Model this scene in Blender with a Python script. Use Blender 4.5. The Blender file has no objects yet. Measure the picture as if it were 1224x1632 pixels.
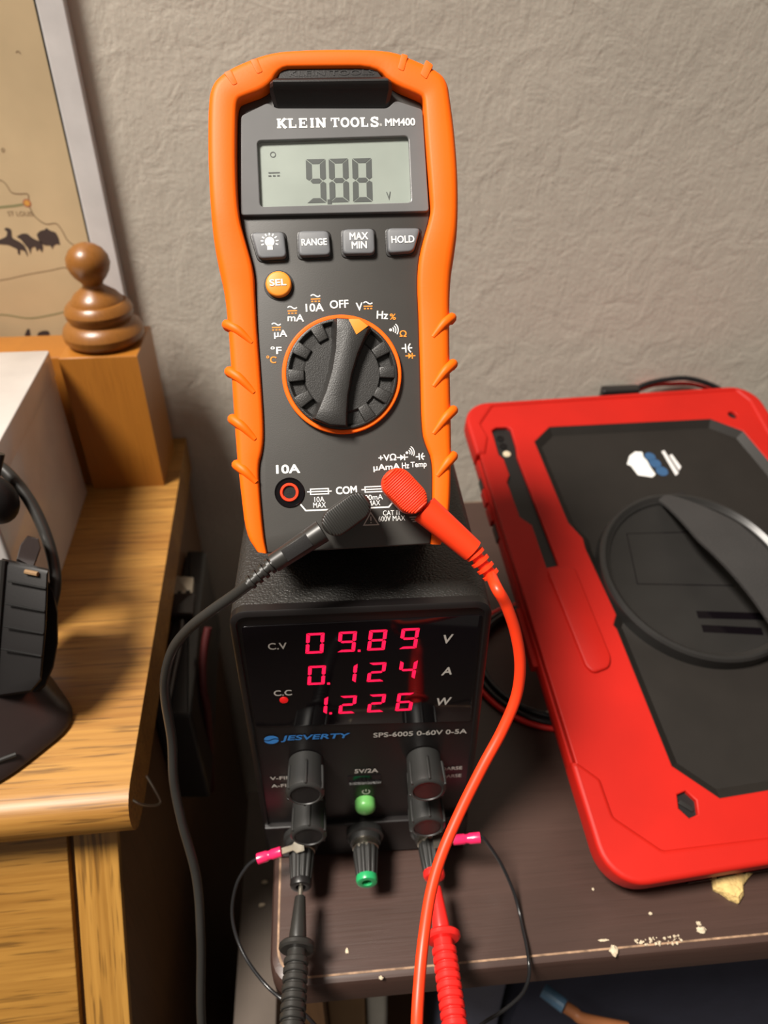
import bpy, bmesh, math, random
from mathutils import Vector, Matrix
from math import pi, sin, cos, radians

scene = bpy.context.scene
COL = scene.collection

# ------------------------------------------------------------------ camera
cam_data = bpy.data.cameras.new('camera')
cam = bpy.data.objects.new('camera', cam_data)
COL.objects.link(cam)
cam.location = (0.0, 0.0, 0.837)
cam.rotation_euler = (radians(90 - 35.835), 0, radians(-5.0))
cam_data.sensor_fit = 'VERTICAL'
cam_data.sensor_height = 36.0
cam_data.lens = 36.0 * 1180.0 / 1632.0
cam_data.clip_start = 0.01
cam_data.dof.use_dof = True
cam_data.dof.focus_distance = 0.209
cam_data.dof.aperture_fstop = 14.0
scene.camera = cam

# ------------------------------------------------------------------ world, lamp, exposure
world = bpy.data.worlds.new('room_ambient')
scene.world = world
world.use_nodes = True
bgn = world.node_tree.nodes['Background']
bgn.inputs['Color'].default_value = (1.0, 0.88, 0.76, 1)
bgn.inputs['Strength'].default_value = 0.17

lamp_data = bpy.data.lights.new('ceiling_lamp', 'AREA')
lamp_data.shape = 'DISK'
lamp_data.size = 0.60
lamp_data.spread = radians(50)
lamp_data.energy = 9.0
lamp_data.color = (1.0, 0.93, 0.84)
lamp = bpy.data.objects.new('ceiling_lamp', lamp_data)
COL.objects.link(lamp)
lamp.location = (-0.86, -0.27, 2.52)
lamp.rotation_euler = (Vector((0.0, 0.05, 0.55)) - Vector(lamp.location)).to_track_quat('-Z', 'Y').to_euler()

scene.view_settings.view_transform = 'Standard'
scene.view_settings.look = 'None'
scene.view_settings.gamma = 1.0
scene.view_settings.use_curve_mapping = False
scene.view_settings.exposure = 0.0

# ------------------------------------------------------------------ materials
def nodes_of(name):
    m = bpy.data.materials.new(name)
    m.use_nodes = True
    nt = m.node_tree
    return m, nt, nt.nodes['Principled BSDF']

def srgb(r, g, b):
    f = lambda c: (c / 255 / 12.92) if c / 255 <= 0.04045 else ((c / 255 + 0.055) / 1.055) ** 2.4
    return (f(r), f(g), f(b))

def tex_vec(nt, scale=(1, 1, 1), rot=(0, 0, 0)):
    tc = nt.nodes.new('ShaderNodeTexCoord')
    mp = nt.nodes.new('ShaderNodeMapping')
    mp.inputs['Scale'].default_value = scale
    mp.inputs['Rotation'].default_value = rot
    nt.links.new(tc.outputs['Object'], mp.inputs['Vector'])
    return mp.outputs['Vector']

def noise(nt, vec, scale, detail=3, rough=0.5, dist=0.0):
    n = nt.nodes.new('ShaderNodeTexNoise')
    n.inputs['Scale'].default_value = scale
    n.inputs['Detail'].default_value = detail
    n.inputs['Roughness'].default_value = rough
    n.inputs['Distortion'].default_value = dist
    nt.links.new(vec, n.inputs['Vector'])
    return n.outputs['Fac']

def ramp(nt, fac, stops):
    r = nt.nodes.new('ShaderNodeValToRGB')
    cr = r.color_ramp
    while len(cr.elements) < len(stops):
        cr.elements.new(0.5)
    for e, (p, c) in zip(cr.elements, stops):
        e.position = p
        e.color = (c[0], c[1], c[2], 1)
    nt.links.new(fac, r.inputs['Fac'])
    return r.outputs['Color']

def bump(nt, bsdf, height, strength, dist, prev=None):
    b = nt.nodes.new('ShaderNodeBump')
    b.inputs['Strength'].default_value = strength
    b.inputs['Distance'].default_value = dist
    nt.links.new(height, b.inputs['Height'])
    if prev is not None:
        nt.links.new(prev, b.inputs['Normal'])
    nt.links.new(b.outputs['Normal'], bsdf.inputs['Normal'])
    return b.outputs['Normal']

def mat(name, col, rough=0.5, metal=0.0, spec=0.5, grain=None, var=None, coat=0.0):
    m, nt, b = nodes_of(name)
    b.inputs['Base Color'].default_value = (*col, 1)
    b.inputs['Roughness'].default_value = rough
    b.inputs['Metallic'].default_value = metal
    b.inputs['Specular IOR Level'].default_value = spec
    b.inputs['Coat Weight'].default_value = coat
    vec = tex_vec(nt)
    s, amt = var if var else (60, 0.08)
    f = noise(nt, vec, s, 4)
    lo = tuple(max(0, c * (1 - amt)) for c in col)
    hi = tuple(min(1, c * (1 + amt)) for c in col)
    nt.links.new(ramp(nt, f, [(0.3, lo), (0.7, hi)]), b.inputs['Base Color'])
    if grain:
        gs, gst, gd = grain
        bump(nt, b, noise(nt, vec, gs, 2), gst, gd)
    return m

def emit(name, col, strength):
    m, nt, b = nodes_of(name)
    b.inputs['Base Color'].default_value = (*[c * 0.3 for c in col], 1)
    b.inputs['Emission Color'].default_value = (*col, 1)
    b.inputs['Emission Strength'].default_value = strength
    return m

def oak(name, light, dark, along='X', rough=0.38, contrast=1.0, coat=0.2):
    m, nt, b = nodes_of(name)
    ii = ['XYZ'.index(a) for a in along]
    sc = [420, 420, 420]; [sc.__setitem__(i, 9) for i in ii]
    sp = [900, 900, 900]; [sp.__setitem__(i, 38) for i in ii]
    st = [45, 45, 45]; [st.__setitem__(i, 3) for i in ii]
    fine = noise(nt, tex_vec(nt, sc), 1.0, 5, 0.6, 0.4)
    broad = noise(nt, tex_vec(nt, st), 1.0, 3, 0.5, 0.8)
    pores = noise(nt, tex_vec(nt, sp), 1.0, 2, 0.5)
    mid = tuple((a + c) / 2 for a, c in zip(light, dark))
    c1 = ramp(nt, fine, [(0.38, dark if contrast >= 1 else mid), (0.50, mid), (0.60, light)])
    c2 = ramp(nt, broad, [(0.34, dark if contrast >= 1 else mid), (0.46, mid), (0.60, light)])
    mx = nt.nodes.new('ShaderNodeMixRGB'); mx.inputs['Fac'].default_value = 0.5
    nt.links.new(c1, mx.inputs['Color1']); nt.links.new(c2, mx.inputs['Color2'])
    pr = ramp(nt, pores, [(0.33, (0.36, 0.33, 0.30)), (0.45, (1, 1, 1))])
    mu = nt.nodes.new('ShaderNodeMixRGB'); mu.blend_type = 'MULTIPLY'; mu.inputs['Fac'].default_value = 0.75 * contrast
    nt.links.new(mx.outputs['Color'], mu.inputs['Color1']); nt.links.new(pr, mu.inputs['Color2'])
    nt.links.new(mu.outputs['Color'], b.inputs['Base Color'])
    b.inputs['Roughness'].default_value = rough
    b.inputs['Coat Weight'].default_value = coat
    b.inputs['Coat Roughness'].default_value = 0.25
    bump(nt, b, pores, 0.15, 0.0004)
    return m

def plaster():
    m, nt, b = nodes_of('plaster_wall')
    base = (0.60, 0.552, 0.472)
    v = tex_vec(nt)
    big = noise(nt, v, 9, 4, 0.6)
    nt.links.new(ramp(nt, big, [(0.3, tuple(c * 0.93 for c in base)), (0.7, tuple(c * 1.05 for c in base))]), b.inputs['Base Color'])
    b.inputs['Roughness'].default_value = 0.62
    lumps = noise(nt, v, 55, 5, 0.55, 1.2)
    strokes = noise(nt, tex_vec(nt, (150, 150, 38), (0, radians(38), 0)), 1.0, 5, 0.55, 1.6)
    fine = noise(nt, v, 420, 4, 0.6)
    n1 = bump(nt, b, lumps, 0.28, 0.0026)
    n2 = bump(nt, b, strokes, 0.17, 0.0016, n1)
    bump(nt, b, fine, 0.32, 0.0008, n2)
    return m

def pane_mat():
    m = bpy.data.materials.new('clear_plastic_window'); m.use_nodes = True
    nt = m.node_tree; nt.nodes.clear()
    out = nt.nodes.new('ShaderNodeOutputMaterial')
    t = nt.nodes.new('ShaderNodeBsdfTransparent'); t.inputs['Color'].default_value = (0.97, 0.98, 0.97, 1)
    gl = nt.nodes.new('ShaderNodeBsdfGlossy'); gl.inputs['Roughness'].default_value = 0.12
    mx = nt.nodes.new('ShaderNodeMixShader'); mx.inputs['Fac'].default_value = 0.05
    nt.links.new(t.outputs[0], mx.inputs[1]); nt.links.new(gl.outputs[0], mx.inputs[2])
    nt.links.new(mx.outputs[0], out.inputs['Surface'])
    return m

MT = {
    'wall': plaster(),
    'floor': mat('dark_carpet', (0.045, 0.032, 0.025), 0.95, grain=(900, 0.6, 0.002)),
    'orange': mat('orange_rubber', (0.95, 0.132, 0.001), 0.50, spec=0.28, grain=(1500, 0.06, 0.0002), var=(40, 0.03)),
    'face': mat('charcoal_plastic', (0.044, 0.0415, 0.038), 0.42, grain=(3500, 0.10, 0.00012), var=(60, 0.06)),
    'bezel': mat('grey_glossy_bezel', (0.145, 0.145, 0.147), 0.24, coat=0.3),
    'black': mat('black_plastic', (0.012, 0.011, 0.011), 0.38, grain=(2500, 0.12, 0.0002)),
    'knobdial': mat('dial_plastic', (0.020, 0.019, 0.018), 0.44, grain=(3200, 0.30, 0.00025)),
    'gloss': mat('glossy_black_plastic', (0.011, 0.011, 0.011), 0.22),
    'sheen': mat('satin_black_plastic', (0.020, 0.020, 0.019), 0.43, spec=0.7),
    'lcd': mat('lcd_grey_green', (0.37, 0.40, 0.375), 0.35),
    'seg': mat('lcd_segment_grey', (0.085, 0.090, 0.092), 0.4),
    'white': mat('white_print', (0.80, 0.80, 0.78), 0.5),
    'dimwhite': mat('worn_white_print', (0.52, 0.50, 0.46), 0.5),
    'orangeprint': mat('orange_print', (0.85, 0.27, 0.02), 0.5),
    'key': mat('grey_rubber_key', (0.135, 0.140, 0.150), 0.5, grain=(3000, 0.08, 0.0001)),
    'pane': pane_mat(),
    'case': mat('black_textured_steel', (0.021, 0.020, 0.0185), 0.46, grain=(1300, 0.75, 0.0007)),
    'panel': mat('black_satin_panel', (0.0075, 0.006, 0.006), 0.34, grain=(2500, 0.06, 0.0001)),
    'window': mat('smoked_display_window', (0.004, 0.003, 0.004), 0.06),
    'led': emit('red_led_segment', (1.0, 0.006, 0.055), 1.7),
    'leddot': emit('dim_red_led', (1.0, 0.01, 0.01), 0.42),
    'blue': mat('blue_print', (0.035, 0.20, 0.55), 0.5),
    'green': mat('green_plastic', (0.02, 0.33, 0.11), 0.3),
    'palegreen': mat('pale_green_button', (0.125, 0.38, 0.10), 0.35),
    'metal': mat('nickel_metal', (0.62, 0.57, 0.47), 0.28, 1.0),
    'redlead': mat('red_silicone', (0.90, 0.045, 0.008), 0.40, var=(80, 0.04)),
    'redprobe': mat('red_probe_plastic', (0.85, 0.022, 0.018), 0.32),
    'blacklead': mat('black_silicone', (0.022, 0.021, 0.019), 0.38),
    'pink': mat('pink_crimp_vinyl', (0.80, 0.02, 0.11), 0.25, coat=0.3),
    'wire': mat('black_wire_insulation', (0.014, 0.014, 0.015), 0.22),
    'redcase': mat('red_silicone_case', (0.47, 0.0105, 0.005), 0.52, spec=0.3, var=(30, 0.06), grain=(1800, 0.05, 0.0002)),
    'backplate': mat('dark_back_panel', (0.017, 0.0145, 0.0125), 0.48, spec=0.3, grain=(2600, 0.1, 0.0001)),
    'rim': mat('black_shiny_ring', (0.019, 0.018, 0.017), 0.34),
    'strap': mat('black_fabric_strap', (0.028, 0.026, 0.025), 0.95, grain=(1600, 0.9, 0.0006)),
    'cream': mat('cream_lens', (0.70, 0.60, 0.42), 0.4),
    'logoblue': mat('logo_blue', (0.03, 0.09, 0.20), 0.5),
    'table': oak('dark_walnut_laminate', (0.056, 0.030, 0.0235), (0.043, 0.023, 0.0175), 'X', 0.40, 0.22, 0.1),
    'tableedge': mat('worn_highlit_edge', (0.30, 0.19, 0.12), 0.45, var=(300, 0.5)),
    'oaktop': oak('golden_oak_top', (0.40, 0.200, 0.040), (0.24, 0.100, 0.015), 'X', 0.50, 1.0, 0.08),
    'oakfront': oak('golden_oak_drawer', (0.38, 0.190, 0.036), (0.20, 0.084, 0.011), 'XY', 0.40, 1.0),
    'oakstile': oak('golden_oak_stile', (0.41, 0.210, 0.042), (0.23, 0.100, 0.014), 'YZ', 0.36, 1.0),
    'maple': oak('orange_maple', (0.27, 0.104, 0.017), (0.225, 0.084, 0.013), 'Z', 0.36, 0.25, 0.3),
    'maplepost': oak('orange_maple_post', (0.40, 0.152, 0.020), (0.34, 0.125, 0.016), 'Z', 0.36, 0.25, 0.2),
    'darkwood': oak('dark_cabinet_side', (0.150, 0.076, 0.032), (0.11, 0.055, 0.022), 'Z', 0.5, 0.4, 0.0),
    'boxwhite': mat('white_glossy_carton', (0.55, 0.52, 0.50), 0.25, coat=0.5, var=(25, 0.12)),
    'parchment': mat('parchment_print', (0.61, 0.47, 0.28), 0.6, var=(22, 0.10)),
    'frame': mat('pale_grey_frame', (0.68, 0.665, 0.66), 0.45),
    'ink': mat('sepia_ink', (0.055, 0.035, 0.03), 0.7),
    'inkline': mat('faint_brown_line', (0.27, 0.18, 0.10), 0.7),
    'inkgreen': mat('faint_green_line', (0.28, 0.27, 0.13), 0.7),
    'inktown': mat('town_dot_orange', (0.75, 0.38, 0.07), 0.6),
    'inkpink': mat('town_ring_red', (0.48, 0.16, 0.08), 0.6),
    'stand': mat('dark_brown_plastic', (0.020, 0.013, 0.012), 0.30),
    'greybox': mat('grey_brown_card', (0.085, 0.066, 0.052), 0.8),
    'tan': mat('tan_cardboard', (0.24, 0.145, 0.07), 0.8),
    'shadedred': mat('shaded_red_rubber', (0.055, 0.002, 0.002), 0.6),  # red darkened so the cord looks shaded by the gap
    'headset': mat('matt_black_plastic', (0.010, 0.009, 0.009), 0.5, spec=0.3, grain=(1500, 0.1, 0.0002)),
    'greypost': mat('pale_grey_metal', (0.36, 0.35, 0.31), 0.4, 0.3),
    'navy': mat('navy_fabric', (0.035, 0.038, 0.065), 0.9, grain=(700, 0.5, 0.001)),
    'slate': mat('slate_blue_plastic', (0.11, 0.12, 0.17), 0.5),
    'copper': mat('copper_brown_wire', (0.35, 0.13, 0.05), 0.4),
    'skyblue': mat('light_blue_wire', (0.12, 0.24, 0.38), 0.4),
    'crumb': mat('pale_yellow_crumb', (0.62, 0.44, 0.17), 0.9, grain=(900, 0.8, 0.001), var=(250, 0.2)),
    'fleck': mat('off_white_fleck', (0.60, 0.50, 0.36), 0.9, grain=(1500, 0.6, 0.0006)),
    'silver': mat('brushed_steel', (0.60, 0.55, 0.46), 0.32, 0.9),
}

# ------------------------------------------------------------------ object helpers
I4 = Matrix.Identity(4)
FM = Matrix(((0.001000, 0.000004, -0.000023, 0.004987), (-0.000021, 0.000587, -0.000810, 0.195132), (0.000010, 0.000810, 0.000587, 0.744624), (0.000000, 0.000000, 0.000000, 1.000000)))      # multimeter: x right, y up its face, z out of the face (mm)
FP = Matrix(((0.001000, 0.000000, -0.000026, 0.007543), (-0.000026, 0.000000, -0.001000, 0.163865), (0.000000, 0.001000, 0.000000, 0.550000), (0.000000, 0.000000, 0.000000, 1.000000)))      # power supply front panel (mm)
FT = Matrix(((0.000997, -0.000070, 0.000038, 0.095229), (0.000079, 0.000955, -0.000287, 0.131580), (-0.000016, 0.000289, 0.000957, 0.566330), (0.000000, 0.000000, 0.000000, 1.000000)))      # tablet back (mm)
FS = Matrix(((0.001000, 0.000000, 0.000014, -0.087000), (0.000012, 0.000543, -0.000839, 0.163105), (-0.000008, 0.000839, 0.000543, 0.571935), (0.000000, 0.000000, 0.000000, 1.000000)))      # slanted front of the oak chest (mm)
ROOT = {}

def thing(name, label, cat, loc, group=None):
    o = bpy.data.objects.new(name, None)
    COL.objects.link(o)
    o.location = loc
    o.empty_display_size = 0.01
    o['label'] = label
    o['category'] = cat
    if group:
        o['group'] = group
    ROOT[o] = Matrix.Translation(Vector(loc))
    return o

def link_mesh(me, name, m, parent, loc=None, angle=38, smooth=True):
    """me holds world coordinates; move them to the origin of its thing"""
    if parent is not None:
        base = ROOT[parent]
    else:
        if loc is None:
            xs = [v.co for v in me.vertices]
            loc = Vector((sum(v.x for v in xs) / len(xs), sum(v.y for v in xs) / len(xs), min(v.z for v in xs)))
        base = Matrix.Translation(Vector(loc))
    me.transform(base.inverted())
    if smooth:
        me.polygons.foreach_set('use_smooth', [True] * len(me.polygons))
        me.set_sharp_from_angle(angle=radians(angle))
    me.materials.append(m)
    me.update()
    o = bpy.data.objects.new(name, me)
    COL.objects.link(o)
    if parent is not None:
        o.parent = parent
    else:
        o.location = base.translation
    ROOT[o] = base
    return o

def tag(o, label, cat, group=None):
    o['label'] = label
    o['category'] = cat
    if group:
        o['group'] = group
    return o

def inset(pts, d):
    """miter offset of a polygon, inwards for d > 0"""
    n = len(pts)
    area = sum(pts[i][0] * pts[(i + 1) % n][1] - pts[(i + 1) % n][0] * pts[i][1] for i in range(n))
    s = 1 if area > 0 else -1
    out = []
    for i in range(n):
        p0, p1, p2 = Vector(pts[i - 1]), Vector(pts[i]), Vector(pts[(i + 1) % n])
        a = (p1 - p0); b = (p2 - p1)
        if a.length < 1e-9 or b.length < 1e-9:
            out.append(tuple(p1)); continue
        a.normalize(); b.normalize()
        na = Vector((-a.y, a.x)) * s; nb = Vector((-b.y, b.x)) * s
        m_ = na + nb
        k = d / max(0.35, 1 + na.dot(nb)) 
        out.append((p1.x + m_.x * k, p1.y + m_.y * k))
    return out

def chaikin(pts, it=1, closed=True):
    for _ in range(it):
        q = []
        n = len(pts)
        rng = range(n) if closed else range(n - 1)
        if not closed:
            q.append(pts[0])
        for i in rng:
            a, b = pts[i], pts[(i + 1) % n]
            q.append(tuple(x * 0.75 + y * 0.25 for x, y in zip(a, b)))
            q.append(tuple(x * 0.25 + y * 0.75 for x, y in zip(a, b)))
        if not closed:
            q.append(pts[-1])
        pts = q
    return pts

def rrect(x0, x1, y0, y1, r, n=5):
    out = []
    for cx_, cy_, a0 in ((x1 - r, y1 - r, 0), (x0 + r, y1 - r, 90), (x0 + r, y0 + r, 180), (x1 - r, y0 + r, 270)):
        for k in range(n + 1):
            a = radians(a0 + 90 * k / n)
            out.append((cx_ + r * cos(a), cy_ + r * sin(a)))
    return out

def rpoly(pts, r, n=4):
    """polygon with rounded corners"""
    out = []
    m_ = len(pts)
    for i in range(m_):
        p0, p1, p2 = Vector(pts[i - 1]), Vector(pts[i]), Vector(pts[(i + 1) % m_])
        a = (p0 - p1); b = (p2 - p1)
        rr = min(r, a.length * 0.45, b.length * 0.45)
        s_, e_ = p1 + a.normalized() * rr, p1 + b.normalized() * rr
        for k in range(n + 1):
            t = k / n
            q = s_ * (1 - t) ** 2 + p1 * 2 * t * (1 - t) + e_ * t ** 2
            out.append((q.x, q.y))
    return out

def circle(cx_, cy_, r, n=48):
    return [(cx_ + r * cos(2 * pi * k / n), cy_ + r * sin(2 * pi * k / n)) for k in range(n)]

def stadium(p, q, r, n=14):
    p, q = Vector(p), Vector(q)
    a0 = math.atan2(q.y - p.y, q.x - p.x)
    out = []
    for c, s_ in ((q, -pi / 2), (p, pi / 2)):
        for k in range(n + 1):
            a = a0 + s_ + pi * k / n
            out.append((c.x + r * cos(a), c.y + r * sin(a)))
    return out

def spline(pts, sub=8):
    """Catmull-Rom through 3-D points"""
    P = [Vector(p) for p in pts]
    P = [P[0] * 2 - P[1]] + P + [P[-1] * 2 - P[-2]]
    out = []
    for i in range(1, len(P) - 2):
        for k in range(sub):
            t = k / sub
            a, b, c, d = P[i - 1], P[i], P[i + 1], P[i + 2]
            out.append(0.5 * ((2 * b) + (c - a) * t + (2 * a - 5 * b + 4 * c - d) * t * t + (3 * b - a - 3 * c + d) * t ** 3))
    out.append(P[-2])
    return out

class G:
    def __init__(self, F=I4):
        self.F = F; self.v = []; self.f = []
    def pt(self, p):
        self.v.append(self.F @ Vector(p)); return len(self.v) - 1
    def loop(self, pts):
        return [self.pt(p) for p in pts]
    def bridge(self, a, b, closed=True):
        n = len(a)
        for i in range(n if closed else n - 1):
            j = (i + 1) % n
            self.f.append((a[i], a[j], b[j], b[i]))
    def loft(self, loops, closed=True, cap0=True, cap1=True):
        L = [self.loop(l) for l in loops]
        for a, b in zip(L, L[1:]):
            self.bridge(a, b, closed)
        if cap0: self.f.append(tuple(reversed(L[0])))
        if cap1: self.f.append(tuple(L[-1]))
        return self
    def prism(self, pts, z0, z1, b=0.0, b0=0.0, steps=3):
        if b0 > 0:
            loops = [[(x, y, z0) for x, y in inset(pts, b0)], [(x, y, z0 + b0 * 0.3) for x, y in inset(pts, b0 * 0.3)], [(x, y, z0 + b0) for x, y in pts]]
        else:
            loops = [[(x, y, z0) for x, y in pts]]
        if b > 0:
            for k in range(steps + 1):
                a = pi / 2 * k / steps
                loops.append([(x, y, z1 - b * (1 - sin(a))) for x, y in (inset(pts, b * (1 - cos(a))) if k else pts)])
        else:
            loops.append([(x, y, z1) for x, y in pts])
        return self.loft(loops)
    def box(self, x0, x1, y0, y1, z0, z1):
        return self.prism([(x0, y0), (x1, y0), (x1, y1), (x0, y1)], z0, z1)
    def flat(self, pts, z=0.0):
        self.f.append(tuple(self.loop([(p[0], p[1], z) for p in pts]))); return self
    def stroke(self, pts, w, z=0.0, closed=False):
        P = [Vector(p[:2]) for p in pts]
        n = len(P)
        L, R = [], []
        for i in range(n):
            if closed: a, b = P[i] - P[i - 1], P[(i + 1) % n] - P[i]
            else:
                a = P[i] - P[i - 1] if i else P[1] - P[0]
                b = P[i + 1] - P[i] if i < n - 1 else a
            a = a.normalized(); b = b.normalized()
            na, nb = Vector((-a.y, a.x)), Vector((-b.y, b.x))
            m_ = (na + nb); k = w / 2 * 2 / max(0.5, 1 + na.dot(nb)) / 2 * 1.0
            L.append(P[i] + m_ * k); R.append(P[i] - m_ * k)
        l = self.loop([(p.x, p.y, z) for p in L]); r = self.loop([(p.x, p.y, z) for p in R])
        self.bridge(l, r, closed)
        return self
    def lathe(self, p0, axis, prof, n=32, flute=0, depth=0.0, cap=True):
        """prof: (distance along axis, radius); flute: number of grooves"""
        p0 = Vector(p0); ax = Vector(axis).normalized()
        u = ax.orthogonal().normalized(); w = ax.cross(u)
        loops = []
        for h, r in prof:
            l = []
            for k in range(n):
                a = 2 * pi * k / n
                rr = r - (depth * (0.5 - 0.5 * cos(flute * a)) ** 2 if flute else 0)
                l.append(p0 + ax * h + (u * cos(a) + w * sin(a)) * rr)
            loops.append(l)
        return self.loft(loops, True, cap, cap)
    def tube(self, pts, r, n=12, sub=8, cap=True):
        P = spline(pts, sub) if sub > 1 else [Vector(p) for p in pts]
        m_ = len(P)
        rad = r if callable(r) else (lambda t: r)
        t0 = (P[1] - P[0]).normalized()
        u = t0.orthogonal().normalized()
        loops = []
        for i in range(m_):
            t = (P[min(i + 1, m_ - 1)] - P[max(i - 1, 0)]).normalized()
            u = (u - t * u.dot(t)).normalized()
            w = t.cross(u)
            rr = rad(i / (m_ - 1))
            loops.append([P[i] + (u * cos(2 * pi * k / n) + w * sin(2 * pi * k / n)) * rr for k in range(n)])
        return self.loft(loops, True, cap, cap)
    def ball(self, c, rx, ry=None, rz=None, n=20, m=12, jitter=0.0, seed=1):
        ry = ry or rx; rz = rz or rx
        rnd = random.Random(seed)
        c = Vector(c)
        top = self.pt(c + Vector((0, 0, rz))); rows = []
        for i in range(1, m):
            th = pi * i / m
            row = []
            for k in range(n):
                a = 2 * pi * k / n
                j = 1 + rnd.uniform(-jitter, jitter)
                row.append(self.pt(c + Vector((rx * sin(th) * cos(a) * j, ry * sin(th) * sin(a) * j, rz * cos(th) * j))))
            rows.append(row)
        bot = self.pt(c - Vector((0, 0, rz)))
        for k in range(n):
            self.f.append((top, rows[0][k], rows[0][(k + 1) % n]))
            self.f.append((rows[-1][k], bot, rows[-1][(k + 1) % n]))
        for a, b in zip(rows, rows[1:]):
            self.bridge(a, b)
        return self
    def build(self, name, m, parent=None, angle=38, loc=None, smooth=True):
        me = bpy.data.meshes.new(name)
        me.from_pydata([tuple(v) for v in self.v], [], self.f)
        bm = bmesh.new(); bm.from_mesh(me)
        bmesh.ops.recalc_face_normals(bm, faces=bm.faces)
        bm.to_mesh(me); bm.free()
        return link_mesh(me, name, m, parent, loc, angle, smooth)

def curve_mesh(cu):
    tmp = bpy.data.objects.new('tmp', cu)
    COL.objects.link(tmp)
    dg = bpy.context.evaluated_depsgraph_get()
    me = bpy.data.meshes.new_from_object(tmp.evaluated_get(dg))
    bpy.data.objects.remove(tmp)
    bpy.data.curves.remove(cu)
    me.materials.clear()
    return me

def plate(name, outlines, z0, z1, F, m, parent, b=0.0, res=2):
    """flat plate with holes: the first outline is the rim, the others are cut out"""
    cu = bpy.data.curves.new('tmp', 'CURVE')
    cu.dimensions = '2D'; cu.fill_mode = 'BOTH'
    for pts in outlines:
        s = cu.splines.new('POLY'); s.points.add(len(pts) - 1); s.use_cyclic_u = True
        for p, q in zip(s.points, pts):
            p.co = (q[0], q[1], 0, 1)
    cu.extrude = max(0.0, (z1 - z0) / 2 - b); cu.bevel_depth = b; cu.bevel_resolution = res; cu.offset = -b
    me = curve_mesh(cu)
    me.transform(F @ Matrix.Translation((0, 0, (z0 + z1) / 2)))
    return link_mesh(me, name, m, parent)

def text(name, s, p0, p1, h, F, m, parent, z=0.06, bold=0.0, thick=0.03, shear=0.0):
    """lettering fitted between two points (left and right, mid height), h high, in the plane of F"""
    cu = bpy.data.curves.new('tmp', 'FONT')
    cu.body = s; cu.size = 1.0; cu.extrude = 0.0; cu.shear = shear
    cu.resolution_u = 4
    me = curve_mesh(cu)
    if bold:
        vs = [v.co.copy() for v in me.vertices]; fs = [tuple(p.vertices) for p in me.polygons]
        allv, allf = [], []
        for dx, dy in ((-1, 0), (1, 0), (0, 1), (0, -1), (.7, .7), (-.7, .7), (.7, -.7), (-.7, -.7)):
            n0 = len(allv)
            allv += [(v.x + dx * bold, v.y + dy * bold, len(allv) / len(vs)) for v in vs]
            allf += [tuple(i + n0 for i in f) for f in fs]
        me = bpy.data.meshes.new('tmp'); me.from_pydata(allv, [], allf)
    xs = [v.co.x for v in me.vertices]; ys = [v.co.y for v in me.vertices]
    x0, x1, y0, y1 = min(xs), max(xs), min(ys), max(ys)
    p0, p1 = Vector(p0), Vector(p1)
    d = p1 - p0; nrm = Vector((-d.y, d.x)).normalized()
    for v in me.vertices:
        u = (v.co.x - x0) / (x1 - x0); w = (v.co.y - y0) / (y1 - y0) - 0.5
        q = p0 + d * u + nrm * (h * w)
        v.co = (q.x, q.y, z + v.co.z * 0.008)
    me.transform(F)
    return link_mesh(me, name, m, parent, smooth=False)

SEG = {'0': 'abcdef', '1': 'bc', '2': 'abged', '3': 'abgcd', '4': 'fgbc', '5': 'afgcd', '6': 'afgedc', '8': 'abcdefg', '9': 'abcdfg'}
def seven(g, ch, cx_, cy_, w, h, t, slant=0.0, z=0.0, gap=0.12, dot=None, tv=None):
    tv = tv or t
    x0, x1, y0, y1 = -w / 2, w / 2, -h / 2, h / 2
    e = gap * t
    S = {
        'a': [(x0 + e, y1), (x1 - e, y1), (x1 - tv - e, y1 - t), (x0 + tv + e, y1 - t)],
        'd': [(x0 + e, y0), (x1 - e, y0), (x1 - tv - e, y0 + t), (x0 + tv + e, y0 + t)],
        'g': [(x0 + tv * .6 + e, 0), (x0 + tv + e, t / 2), (x1 - tv - e, t / 2), (x1 - tv * .6 - e, 0), (x1 - tv - e, -t / 2), (x0 + tv + e, -t / 2)],
        'f': [(x0, y1 - e), (x0 + tv, y1 - t - e), (x0 + tv, t / 2 + e), (x0 + tv * .5, e), (x0, t * .4 + e)],
        'b': [(x1, y1 - e), (x1 - tv, y1 - t - e), (x1 - tv, t / 2 + e), (x1 - tv * .5, e), (x1, t * .4 + e)],
        'e': [(x0, y0 + e), (x0 + tv, y0 + t + e), (x0 + tv, -t / 2 - e), (x0 + tv * .5, -e), (x0, -t * .4 - e)],
        'c': [(x1, y0 + e), (x1 - tv, y0 + t + e), (x1 - tv, -t / 2 - e), (x1 - tv * .5, -e), (x1, -t * .4 - e)],
    }
    for s in SEG[ch]:
        g.flat([(cx_ + x + y * slant, cy_ + y) for x, y in S[s]], z)
    if dot:
        g.flat([(cx_ + dot[0] + x, cy_ + dot[1] + y) for x, y in ((-t * .45, -t * .5), (t * .45, -t * .5), (t * .45, t * .5), (-t * .45, t * .5))], z)

def sparse(a, b, t):
    return tuple(x + (y - x) * t for x, y in zip(a, b))
TZ = 0.55       # height of the table top
WY = 0.415      # where the wall stands

# ------------------------------------------------------------------ setting
def structure(o):
    o['kind'] = 'structure'
    return o
structure(G().box(-1.3, 1.5, WY, WY + 0.08, 0.0, 1.9).build('wall_back', MT['wall'], loc=(0, WY, 0)))
structure(G().box(-1.3, 1.5, -0.9, WY, -0.05, 0.0).build('floor', MT['floor'], loc=(0, 0, -0.05)))

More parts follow.
